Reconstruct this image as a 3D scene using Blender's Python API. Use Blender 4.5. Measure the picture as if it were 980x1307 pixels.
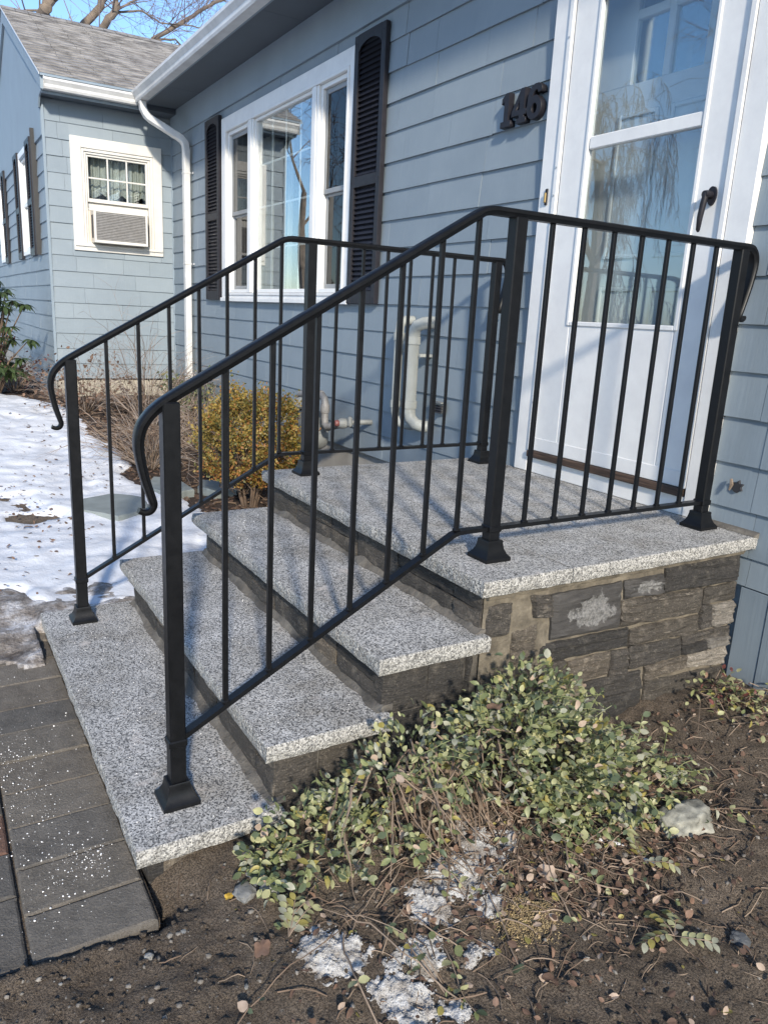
import bpy, bmesh, math, random
from mathutils import Vector, Matrix, noise as mnoise

# ------------------------------------------------------------------ camera, world, sun, exposure
scene = bpy.context.scene
for o in list(bpy.data.objects):
    bpy.data.objects.remove(o)
C = scene.collection

CAM = Vector((3.24843, -2.61578, 0.72036))
RIGHT = Vector((0.51238996, 0.85731076, 0.04974729))
UP = Vector((-0.23876186, 0.08657659, 0.96721108))
FWD = Vector((-0.82489351, 0.507467, -0.24905408))
cam_data = bpy.data.cameras.new('camera')
cam_data.sensor_fit = 'VERTICAL'
cam_data.sensor_height = 24.0
cam_data.sensor_width = 18.0
cam_data.lens = 24.0 * 968.665 / 1307.0
cam_data.clip_start = 0.05
cam_data.clip_end = 2000.0
cam = bpy.data.objects.new('camera', cam_data)
C.objects.link(cam)
M = Matrix((RIGHT, UP, -FWD)).transposed().to_4x4()
M.translation = CAM
cam.matrix_world = M
scene.camera = cam

SUN_AZ = math.radians(-20.0)      # measured from +x towards +y
SUN_EL = math.radians(26.0)
to_sun = Vector((math.cos(SUN_EL) * math.cos(SUN_AZ), math.cos(SUN_EL) * math.sin(SUN_AZ), math.sin(SUN_EL)))

world = bpy.data.worlds.new('World')
scene.world = world
world.use_nodes = True
wn = world.node_tree
wn.nodes.clear()
sky = wn.nodes.new('ShaderNodeTexSky')
sky.sky_type = 'NISHITA'
sky.sun_disc = False
sky.sun_elevation = SUN_EL
sky.sun_rotation = math.atan2(to_sun.x, to_sun.y)
sky.altitude = 50.0
sky.air_density = 1.0
sky.dust_density = 0.4
sky.ozone_density = 4.5
bg = wn.nodes.new('ShaderNodeBackground')
bg.inputs['Strength'].default_value = 0.14
wo = wn.nodes.new('ShaderNodeOutputWorld')
wn.links.new(sky.outputs[0], bg.inputs[0])
wn.links.new(bg.outputs[0], wo.inputs[0])

sun_data = bpy.data.lights.new('sun', 'SUN')
sun_data.energy = 3.1
sun_data.angle = math.radians(3.5)      # thin winter haze: the photograph's shadow edges are soft
sun_data.color = (1.0, 0.90, 0.75)
sun = bpy.data.objects.new('sun', sun_data)
C.objects.link(sun)
sun.rotation_euler = to_sun.to_track_quat('Z', 'Y').to_euler()
sun.location = (8, -5, 8)

scene.render.engine = 'CYCLES'
scene.view_settings.view_transform = 'Standard'
scene.view_settings.look = 'None'
scene.view_settings.exposure = 0.93
scene.view_settings.gamma = 1.0
scene.view_settings.use_curve_mapping = False
scene.cycles.max_bounces = 6
scene.cycles.diffuse_bounces = 3
scene.cycles.glossy_bounces = 3
scene.cycles.transparent_max_bounces = 16

# ------------------------------------------------------------------ materials
MATS = {}


class NT:
    def __init__(self, name):
        m = bpy.data.materials.new(name)
        m.use_nodes = True
        self.m = m
        self.t = m.node_tree
        self.b = self.t.nodes['Principled BSDF']
        MATS[name] = m

    def n(self, typ, **kw):
        nd = self.t.nodes.new(typ)
        for k, v in kw.items():
            if k in nd.inputs:
                nd.inputs[k].default_value = v
            else:
                setattr(nd, k, v)
        return nd

    def l(self, a, b):
        self.t.links.new(a, b)

    def pos(self, scale=(1, 1, 1), rnd=True, space='world'):
        if space == 'world':
            src = self.n('ShaderNodeNewGeometry').outputs['Position']
        else:
            src = self.n('ShaderNodeTexCoord').outputs['Object' if space == 'object' else 'Generated']
        mp = self.n('ShaderNodeMapping')
        mp.inputs['Scale'].default_value = scale
        self.l(src, mp.inputs['Vector'])
        out = mp.outputs[0]
        return out

    def noise(self, vec, scale, detail=4.0, rough=0.55):
        nd = self.n('ShaderNodeTexNoise')
        nd.inputs['Scale'].default_value = scale
        nd.inputs['Detail'].default_value = detail
        nd.inputs['Roughness'].default_value = rough
        self.l(vec, nd.inputs['Vector'])
        return nd.outputs[0]

    def ramp(self, fac, stops, interp='LINEAR'):
        nd = self.n('ShaderNodeValToRGB')
        cr = nd.color_ramp
        cr.interpolation = interp
        while len(cr.elements) > 1:
            cr.elements.remove(cr.elements[-1])
        cr.elements[0].position = stops[0][0]
        cr.elements[0].color = c4(stops[0][1])
        for p, c in stops[1:]:
            e = cr.elements.new(p)
            e.color = c4(c)
        self.l(fac, nd.inputs[0])
        return nd.outputs[0]

    def mix(self, fac, a, b, blend='MIX'):
        nd = self.n('ShaderNodeMix', data_type='RGBA', blend_type=blend)
        for sock, v in ((nd.inputs[0], fac), (nd.inputs[6], a), (nd.inputs[7], b)):
            if hasattr(v, 'links'):
                self.l(v, sock)
            elif isinstance(v, (int, float)):
                sock.default_value = v if sock.type == 'VALUE' else (v, v, v, 1)
            else:
                sock.default_value = c4(v)
        return nd.outputs[2]

    def math(self, op, a, b=None):
        nd = self.n('ShaderNodeMath', operation=op)
        for i, v in enumerate((a, b)):
            if v is None:
                continue
            if hasattr(v, 'links'):
                self.l(v, nd.inputs[i])
            else:
                nd.inputs[i].default_value = v
        return nd.outputs[0]

    def bump(self, h, strength=0.3, dist=0.01):
        nd = self.n('ShaderNodeBump')
        nd.inputs['Strength'].default_value = strength
        nd.inputs['Distance'].default_value = dist
        self.l(h, nd.inputs['Height'])
        self.l(nd.outputs[0], self.b.inputs['Normal'])

    def objrand(self):
        return self.n('ShaderNodeObjectInfo').outputs['Random']

    def col(self, c):
        if hasattr(c, 'links'):
            self.l(c, self.b.inputs['Base Color'])
        else:
            self.b.inputs['Base Color'].default_value = c4(c)

    def rough(self, r):
        if hasattr(r, 'links'):
            self.l(r, self.b.inputs['Roughness'])
        else:
            self.b.inputs['Roughness'].default_value = r


def c4(c):
    if isinstance(c, (int, float)):
        return (c, c, c, 1)
    return (c[0], c[1], c[2], 1) if len(c) == 3 else c


def simple(name, col, rough=0.6, metal=0.0, var=0.12, scale=6.0, bump=0.0, bscale=60.0, spec=None):
    k = NT(name)
    v = k.pos()
    f = k.noise(v, scale, 5)
    lo = tuple(max(0, x * (1 - var)) for x in col)
    hi = tuple(min(1, x * (1 + var)) for x in col)
    k.col(k.ramp(f, [(0.3, lo), (0.7, hi)]))
    k.rough(rough)
    k.b.inputs['Metallic'].default_value = metal
    if spec is not None:
        k.b.inputs['Specular IOR Level'].default_value = spec
    if bump:
        k.bump(k.noise(v, bscale, 4), bump, 0.004)
    return k.m


def make_materials():
    # granite with black, grey and white grains
    k = NT('granite')
    v = k.pos()
    g1 = k.noise(v, 300, 3, 0.7)
    vor = k.n('ShaderNodeTexVoronoi', Scale=265.0)
    k.l(v, vor.inputs['Vector'])
    sep = k.n('ShaderNodeSeparateColor')
    k.l(vor.outputs['Color'], sep.inputs[0])
    grain = k.math('ADD', k.math('MULTIPLY', sep.outputs[0], 0.55), k.math('MULTIPLY', g1, 0.55))
    big = k.noise(v, 5.0, 6, 0.65)
    colr = k.ramp(grain, [(0.28, (0.038, 0.038, 0.039)), (0.39, (0.135, 0.135, 0.134)), (0.51, (0.280, 0.278, 0.272)),
                          (0.64, (0.405, 0.40, 0.388)), (0.84, (0.56, 0.55, 0.53))])
    dirt = k.ramp(big, [(0.36, (1.18, 1.18, 1.18)), (0.52, (0.95, 0.945, 0.93)), (0.66, (0.76, 0.73, 0.68))])
    colr = k.mix(1.0, colr, dirt, 'MULTIPLY')
    resid = k.noise(k.pos((1, 1, 1)), 9.0, 5, 0.6)       # pale pinkish salt residue in spots
    colr = k.mix(k.ramp(resid, [(0.62, 0.0), (0.72, 0.5)]), colr, (0.60, 0.54, 0.49))
    k.col(colr)
    k.rough(0.72)
    k.bump(k.math('ADD', k.noise(v, 160, 3), k.math('MULTIPLY', k.noise(v, 40, 3), 0.7)), 0.35, 0.004)

    k = NT('granite_edge')
    v = k.pos()
    g1 = k.noise(v, 300, 3, 0.7)
    vor = k.n('ShaderNodeTexVoronoi', Scale=260.0)
    k.l(v, vor.inputs['Vector'])
    sep = k.n('ShaderNodeSeparateColor')
    k.l(vor.outputs['Color'], sep.inputs[0])
    grain = k.math('ADD', k.math('MULTIPLY', sep.outputs[0], 0.5), k.math('MULTIPLY', g1, 0.55))
    colr = k.ramp(grain, [(0.24, (0.06, 0.06, 0.06)), (0.40, (0.17, 0.168, 0.16)), (0.56, (0.31, 0.305, 0.29)), (0.80, (0.50, 0.49, 0.46))])
    k.col(colr)
    k.rough(0.85)
    k.bump(k.math('ADD', k.noise(v, 55, 4), k.math('MULTIPLY', k.noise(v, 150, 3), 0.5)), 0.8, 0.008)

    # dark schist ledge stone
    for nm, a, b, cc in (('schist', (0.018, 0.018, 0.018), (0.052, 0.048, 0.045), (0.17, 0.155, 0.135)),
                         ('schist_brown', (0.034, 0.030, 0.026), (0.090, 0.079, 0.066), (0.26, 0.23, 0.19)),
                         ('schist_pale', (0.06, 0.057, 0.052), (0.17, 0.16, 0.147), (0.31, 0.295, 0.27))):
        k = NT(nm)
        v = k.pos((7, 7, 60))
        f = k.noise(v, 1.6, 8, 0.74)
        v2 = k.pos()
        blot = k.noise(v2, 19, 6, 0.7)
        base = k.ramp(f, [(0.34, a), (0.52, b), (0.60, a), (0.66, cc), (0.74, b)])
        base = k.mix(k.ramp(blot, [(0.54, 0.0), (0.70, 0.6)]), base, cc)
        base = k.mix(k.ramp(k.noise(v2, 150, 3, 0.7), [(0.56, 0.0), (0.72, 0.45)]), base, tuple(min(1, q * 1.5) for q in cc))
        base = k.mix(1.0, base, k.ramp(k.objrand(), [(0.0, (0.8, 0.81, 0.82)), (0.5, (1.2, 1.18, 1.15)), (1.0, (2.0, 1.9, 1.75))]), 'MULTIPLY')
        k.col(base)
        k.rough(0.85)
        k.bump(k.math('ADD', f, k.math('MULTIPLY', k.noise(v2, 90, 4), 0.4)), 1.0, 0.022)

    k = NT('schist_patched')     # stone with a pale scraped patch in its middle
    v = k.pos((6, 6, 34))
    f = k.noise(v, 1.6, 7, 0.68)
    v2 = k.pos()
    base = k.ramp(f, [(0.32, (0.025, 0.024, 0.024)), (0.6, (0.06, 0.057, 0.055)), (0.85, (0.14, 0.13, 0.12))])
    g = k.pos((1, 1, 1), space='generated')
    sub = k.n('ShaderNodeVectorMath', operation='SUBTRACT')
    k.l(g, sub.inputs[0])
    sub.inputs[1].default_value = (0.5, 0.56, 0.52)
    mul = k.n('ShaderNodeVectorMath', operation='MULTIPLY')
    k.l(sub.outputs[0], mul.inputs[0])
    mul.inputs[1].default_value = (0.0, 1.0, 0.95)
    ln = k.n('ShaderNodeVectorMath', operation='LENGTH')
    k.l(mul.outputs[0], ln.inputs[0])
    d = k.math('ADD', ln.outputs['Value'], k.math('MULTIPLY', k.math('SUBTRACT', k.noise(v2, 26, 6, 0.7), 0.5), 0.75))
    msk = k.ramp(d, [(0.26, 1.0), (0.31, 0.0)])
    k.col(k.mix(msk, base, k.ramp(k.noise(v2, 120, 3), [(0.3, (0.07, 0.07, 0.07)), (0.7, (0.22, 0.217, 0.212))])))
    k.rough(0.85)
    k.bump(k.math('ADD', f, k.math('MULTIPLY', k.noise(v2, 90, 4), 0.4)), 0.8, 0.01)

    for nm, a, b, cc in (('mortar', (0.055, 0.048, 0.038), (0.13, 0.112, 0.085), (0.24, 0.21, 0.16)), ('mortar_grey', (0.05, 0.047, 0.042), (0.115, 0.105, 0.092), (0.19, 0.175, 0.15)), ('joint_dark', (0.03, 0.028, 0.024), (0.065, 0.06, 0.052), (0.13, 0.12, 0.105))):
        k = NT(nm)
        v = k.pos()
        f = k.noise(v, 13, 7, 0.66)
        k.col(k.ramp(f, [(0.3, a), (0.5, b), (0.75, cc)]))
        k.rough(0.95)
        k.bump(k.math('ADD', f, k.math('MULTIPLY', k.noise(v, 120, 3), 0.3)), 0.8, 0.015)

    simple('concrete', (0.36, 0.33, 0.27), 0.9, var=0.2, scale=4, bump=0.5, bscale=50)
    simple('concrete_grey', (0.34, 0.33, 0.31), 0.9, var=0.2, scale=4, bump=0.5, bscale=50)

    # painted shingles: blue grey with fine vertical combing
    k = NT('shingle_paint')
    v = k.pos((1, 1, 1))
    comb = k.noise(k.pos((90, 90, 2.0)), 1.0, 3, 0.6)
    blot = k.noise(k.pos((2.5, 2.5, 2.5)), 1.0, 5, 0.6)
    c = k.ramp(blot, [(0.3, (0.182, 0.224, 0.260)), (0.7, (0.213, 0.258, 0.295))])
    r = k.objrand()
    c = k.mix(1.0, c, k.ramp(r, [(0.0, (0.93, 0.94, 0.95)), (1.0, (1.06, 1.05, 1.04))]), 'MULTIPLY')
    c = k.mix(k.ramp(comb, [(0.55, 0.0), (0.8, 0.16)]), c, (0.32, 0.36, 0.38))
    wear = k.noise(k.pos((9, 9, 3)), 1.0, 6, 0.7)
    c = k.mix(k.ramp(wear, [(0.66, 0.0), (0.74, 0.25)]), c, (0.33, 0.36, 0.37))
    k.col(c)
    k.rough(0.62)
    k.bump(k.math('ADD', k.math('MULTIPLY', comb, 1.0), k.math('MULTIPLY', k.noise(v, 25, 3), 0.6)), 0.22, 0.004)

    simple('board_paint', (0.195, 0.245, 0.290), 0.6, var=0.06, scale=3, bump=0.12, bscale=40)
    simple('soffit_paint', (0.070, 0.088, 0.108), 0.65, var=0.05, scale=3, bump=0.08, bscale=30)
    # white paint
    k = NT('white_paint')
    v = k.pos()
    f = k.noise(v, 7, 6, 0.65)
    c = k.ramp(f, [(0.25, (0.62, 0.62, 0.62)), (0.6, (0.71, 0.71, 0.70))])
    dirt = k.noise(k.pos((9, 9, 2.2)), 1.0, 7, 0.7)
    k.col(k.mix(k.ramp(dirt, [(0.62, 0.0), (0.8, 0.35)]), c, (0.5, 0.48, 0.46)))
    k.rough(0.42)
    k.bump(k.noise(v, 45, 4), 0.1, 0.003)
    simple('white_vinyl', (0.70, 0.70, 0.69), 0.35, var=0.05, scale=5, bump=0.04)
    simple('cream_paint', (0.57, 0.56, 0.53), 0.45, var=0.08, scale=6, bump=0.06, bscale=40)
    simple('gutter_white', (0.55, 0.55, 0.54), 0.32, var=0.12, scale=9, bump=0.05, bscale=12)
    simple('grey_sash', (0.22, 0.23, 0.24), 0.4, var=0.1)
    simple('black_plastic', (0.014, 0.0135, 0.018), 0.5, var=0.25, scale=25, bump=0.05, spec=0.3)
    k = NT('black_metal')
    v = k.pos()
    f = k.noise(v, 30, 5, 0.7)
    k.col(k.ramp(f, [(0.3, (0.004, 0.0045, 0.0055)), (0.75, (0.007, 0.0075, 0.009))]))
    k.rough(k.ramp(f, [(0.3, 0.34), (0.7, 0.46)]))
    k.b.inputs['Specular IOR Level'].default_value = 0.24
    k.bump(k.noise(v, 120, 3), 0.06, 0.002)
    simple('weld_bare', (0.30, 0.27, 0.24), 0.5, metal=0.6, var=0.2, scale=60)
    simple('brass', (0.45, 0.30, 0.12), 0.4, metal=0.8)
    simple('aluminium', (0.55, 0.55, 0.55), 0.35, metal=0.9)
    simple('pipe_pvc', (0.30, 0.315, 0.30), 0.45, var=0.08, scale=10)
    simple('meter_grey', (0.20, 0.21, 0.205), 0.55, var=0.2, scale=18, bump=0.1)
    simple('meter_pipe', (0.19, 0.185, 0.18), 0.5, var=0.2, scale=20)
    simple('red_cap', (0.20, 0.075, 0.065), 0.5)
    simple('yellow_plastic', (0.62, 0.44, 0.02), 0.5)
    simple('beige_metal', (0.52, 0.47, 0.40), 0.5, var=0.1)
    simple('ac_grille', (0.22, 0.215, 0.21), 0.45, var=0.15, scale=30)
    simple('ac_dark', (0.03, 0.03, 0.035), 0.6)
    k = NT('threshold_wood')
    f = k.noise(k.pos((6, 90, 120)), 1.0, 6, 0.7)
    k.col(k.ramp(f, [(0.3, (0.018, 0.011, 0.008)), (0.55, (0.07, 0.042, 0.028)), (0.8, (0.17, 0.115, 0.08))]))
    k.rough(0.8)
    k.bump(f, 0.6, 0.004)
    simple('curtain', (0.36, 0.37, 0.34), 0.9, var=0.1, scale=12)
    simple('sheer_curtain', (0.50, 0.52, 0.50), 0.9, var=0.12, scale=14)
    simple('room_dark', (0.045, 0.045, 0.045), 0.9)
    simple('inner_door_white', (0.46, 0.47, 0.48), 0.5, var=0.05)

    # window glass: clear sheet whose mirror share grows towards grazing angles (Schlick)
    for nm, r0, tint in (('glass', 0.22, (0.92, 0.95, 0.94)), ('door_glass', 0.11, (0.93, 0.96, 0.96)), ('screen_glass', 0.03, (0.32, 0.33, 0.34))):
        k = NT(nm)
        t = k.t
        lw = k.n('ShaderNodeLayerWeight', Blend=0.5)
        p5 = k.math('POWER', lw.outputs['Facing'], 5.0)
        fac = k.math('ADD', k.math('MULTIPLY', p5, 1 - r0), r0)
        mx = k.n('ShaderNodeMixShader')
        tr = k.n('ShaderNodeBsdfTransparent')
        tr.inputs[0].default_value = c4(tint)
        gl = k.n('ShaderNodeBsdfGlossy')
        gl.inputs['Roughness'].default_value = 0.004
        gl.inputs['Color'].default_value = (0.96, 0.97, 0.98, 1)
        bp = k.n('ShaderNodeBump')
        bp.inputs['Strength'].default_value = 0.04
        bp.inputs['Distance'].default_value = 0.02
        k.l(k.noise(k.pos(), 1.3, 2), bp.inputs['Height'])
        k.l(bp.outputs[0], gl.inputs['Normal'])
        k.l(fac, mx.inputs[0])
        k.l(tr.outputs[0], mx.inputs[1])
        k.l(gl.outputs[0], mx.inputs[2])
        k.l(mx.outputs[0], t.nodes['Material Output'].inputs[0])
        t.nodes.remove(k.b)

    # asphalt roof shingles
    k = NT('roof_shingle')
    v = k.pos()
    st = k.noise(k.pos((3, 5, 26)), 1.0, 3, 0.6)  # streaks along the courses, standing partly for shadow lines between rows
    gr = k.noise(v, 160, 2)
    c = k.ramp(st, [(0.36, (0.07, 0.066, 0.063)), (0.50, (0.17, 0.163, 0.155)), (0.64, (0.27, 0.26, 0.25))])
    k.col(k.mix(k.ramp(gr, [(0.4, 0.0), (0.65, 0.4)]), c, (0.32, 0.30, 0.29)))
    k.rough(0.95)

    # soil
    k = NT('soil')
    v = k.pos()
    f = k.noise(v, 5, 8, 0.66)
    g = k.noise(v, 70, 5, 0.7)
    c = k.ramp(f, [(0.3, (0.125, 0.094, 0.066)), (0.5, (0.225, 0.174, 0.125)), (0.72, (0.34, 0.27, 0.205))])
    c = k.mix(k.ramp(g, [(0.5, 0.0), (0.75, 0.5)]), c, (0.30, 0.25, 0.20))
    damp = k.noise(v, 1.7, 4)
    c = k.mix(k.ramp(damp, [(0.40, 0.5), (0.6, 0.0)]), c, (0.100, 0.080, 0.062))
    vor = k.n('ShaderNodeTexVoronoi', Scale=95.0)
    k.l(v, vor.inputs['Vector'])
    sp = k.n('ShaderNodeSeparateColor')
    k.l(vor.outputs['Color'], sp.inputs[0])
    grit = k.math('MULTIPLY', k.ramp(sp.outputs[0], [(0.93, 0.0), (0.95, 1.0)]), k.ramp(vor.outputs['Distance'], [(0.25, 1.0), (0.4, 0.0)]))
    c = k.mix(k.math('MULTIPLY', grit, 0.6), c, (0.30, 0.28, 0.25))
    fine = k.noise(v, 240, 4, 0.75)
    c = k.mix(k.ramp(fine, [(0.44, 0.8), (0.56, 0.0)]), c, (0.030, 0.022, 0.016))
    k.col(c)
    k.rough(0.95)
    k.bump(k.math('ADD', k.math('ADD', f, k.math('MULTIPLY', g, 0.6)), k.math('MULTIPLY', fine, 0.45)), 1.0, 0.03)

    k = NT('mulch')
    v = k.pos()
    g = k.noise(v, 60, 6, 0.7)
    k.col(k.ramp(g, [(0.3, (0.018, 0.011, 0.008)), (0.6, (0.055, 0.034, 0.024)), (0.8, (0.12, 0.08, 0.06))]))
    k.rough(0.95)
    k.bump(g, 1.0, 0.03)

    k = NT('snow')
    v = k.pos()
    f = k.noise(v, 3.0, 6, 0.6)
    g = k.noise(v, 45, 5, 0.7)
    c = k.ramp(f, [(0.28, (0.50, 0.52, 0.56)), (0.5, (0.64, 0.66, 0.70))])
    c = k.mix(k.ramp(g, [(0.66, 0.0), (0.8, 0.5)]), c, (0.42, 0.39, 0.36))
    k.col(c)
    k.rough(0.6)
    k.b.inputs['Subsurface Weight'].default_value = 0.0
    k.bump(k.math('ADD', f, k.math('MULTIPLY', g, 0.35)), 0.5, 0.03)

    k = NT('slush')
    v = k.pos()
    f = k.noise(v, 9, 7, 0.68)
    g = k.noise(v, 60, 4, 0.7)
    c = k.ramp(f, [(0.36, (0.075, 0.06, 0.047)), (0.50, (0.26, 0.235, 0.215)), (0.66, (0.60, 0.60, 0.62))])
    c = k.mix(k.ramp(g, [(0.5, 0.0), (0.7, 0.6)]), c, (0.10, 0.08, 0.065))
    k.col(c)
    k.rough(0.6)
    k.bump(k.math('ADD', f, g), 0.8, 0.02)

    k = NT('old_snow')       # granular ice among the plants
    v = k.pos()
    g = k.noise(v, 130, 4, 0.75)
    f = k.noise(v, 18, 4)
    c = k.ramp(g, [(0.28, (0.33, 0.315, 0.29)), (0.44, (0.50, 0.49, 0.47)), (0.66, (0.66, 0.655, 0.64))])
    k.col(k.mix(k.ramp(f, [(0.46, 0.0), (0.62, 0.75)]), c, (0.20, 0.165, 0.13)))
    k.rough(0.45)
    k.bump(g, 0.9, 0.01)

    for nm, a, b in (('paver_grey', (0.105, 0.093, 0.077), (0.205, 0.182, 0.152)), ('paver_dark', (0.072, 0.067, 0.060), (0.150, 0.138, 0.122)),
                     ('paver_red', (0.10, 0.055, 0.038), (0.19, 0.105, 0.072)), ('paver_brown', (0.080, 0.070, 0.058), (0.16, 0.142, 0.118))):
        k = NT(nm)
        v = k.pos()
        f = k.noise(v, 14, 8, 0.72)
        g = k.noise(v, 170, 4, 0.75)
        c = k.ramp(f, [(0.32, a), (0.68, b)])
        c = k.mix(1.0, c, k.ramp(k.objrand(), [(0.0, (0.8, 0.8, 0.8)), (1.0, (1.25, 1.22, 1.18))]), 'MULTIPLY')
        k.col(k.mix(k.ramp(g, [(0.5, 0.0), (0.72, 0.4)]), c, tuple(x * 1.7 for x in b)))
        k.rough(0.9)
        k.bump(k.math('ADD', f, k.math('MULTIPLY', g, 0.5)), 1.0, 0.012)

    simple('pebble', (0.17, 0.155, 0.135), 0.85, var=0.5, scale=25, bump=0.3)
    simple('rock_grey', (0.19, 0.19, 0.18), 0.85, var=0.35, scale=14, bump=0.5, bscale=60)
    simple('rock_dark', (0.075, 0.08, 0.085), 0.8, var=0.3, scale=14, bump=0.4)
    simple('rock_lichen', (0.24, 0.235, 0.20), 0.9, var=0.6, scale=30, bump=0.6, bscale=45)
    simple('flagstone', (0.20, 0.225, 0.22), 0.8, var=0.15, scale=9, bump=0.25)
    simple('salt', (0.80, 0.79, 0.78), 0.6, var=0.05)
    simple('sawdust', (0.36, 0.27, 0.14), 0.95, var=0.45, scale=60, bump=0.8, bscale=120)
    simple('stake_white', (0.72, 0.73, 0.75), 0.5)

    # foliage
    def leafmat(nm, lo, hi, rough=0.5, trans=0.25, scale=40):
        k = NT(nm)
        v = k.pos()
        f = k.noise(v, scale, 3)
        k.col(k.ramp(f, [(0.3, lo), (0.7, hi)]))
        k.rough(rough)
        tr = k.n('ShaderNodeBsdfTranslucent')
        tr.inputs[0].default_value = c4(tuple(min(1, x * 1.3) for x in hi))
        mx = k.n('ShaderNodeMixShader')
        mx.inputs[0].default_value = trans
        k.l(k.b.outputs[0], mx.inputs[1])
        k.l(tr.outputs[0], mx.inputs[2])
        k.l(mx.outputs[0], k.t.nodes['Material Output'].inputs[0])

    leafmat('leaf_pale', (0.273, 0.278, 0.146), (0.454, 0.449, 0.243))
    leafmat('leaf_green', (0.140, 0.168, 0.070), (0.267, 0.289, 0.131))
    leafmat('leaf_dark', (0.066, 0.091, 0.051), (0.126, 0.156, 0.088))
    leafmat('leaf_yellow', (0.229, 0.207, 0.062), (0.370, 0.315, 0.099))
    leafmat('leaf_grey', (0.226, 0.236, 0.179), (0.392, 0.391, 0.298))
    leafmat('box_green', (0.085, 0.090, 0.026), (0.16, 0.155, 0.045), scale=20)
    leafmat('box_olive', (0.21, 0.152, 0.036), (0.35, 0.25, 0.062), scale=20)
    leafmat('box_rust', (0.24, 0.10, 0.030), (0.37, 0.17, 0.05), scale=20)
    leafmat('rhodo_leaf', (0.035, 0.06, 0.022), (0.08, 0.115, 0.045), 0.35)
    leafmat('bud_red', (0.10, 0.03, 0.03), (0.19, 0.07, 0.06))
    leafmat('dead_leaf', (0.14, 0.080, 0.052), (0.26, 0.165, 0.115), 0.8, 0.15)
    leafmat('dead_leaf_pale', (0.30, 0.22, 0.16), (0.46, 0.36, 0.28), 0.8, 0.15)
    leafmat('dead_leaf_dark', (0.07, 0.04, 0.028), (0.13, 0.08, 0.055), 0.8, 0.1)
    leafmat('dead_leaf_yellow', (0.45, 0.27, 0.03), (0.62, 0.42, 0.07), 0.7, 0.15)
    simple('stem_tan', (0.20, 0.15, 0.11), 0.8, var=0.4, scale=20)
    simple('stem_dry', (0.13, 0.09, 0.063), 0.85, var=0.4, scale=12)
    simple('stem_grey', (0.24, 0.20, 0.175), 0.85, var=0.3, scale=12)
    simple('bark', (0.17, 0.135, 0.105), 0.9, var=0.35, scale=6, bump=0.6, bscale=20)
    simple('twig_far', (0.17, 0.13, 0.12), 0.9, var=0.2, scale=2)


make_materials()

# ------------------------------------------------------------------ mesh helpers


def fbm(x, y, z=0.0, o=4):
    return mnoise.fractal(Vector((x, y, z)), 1.0, 2.0, o)


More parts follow.
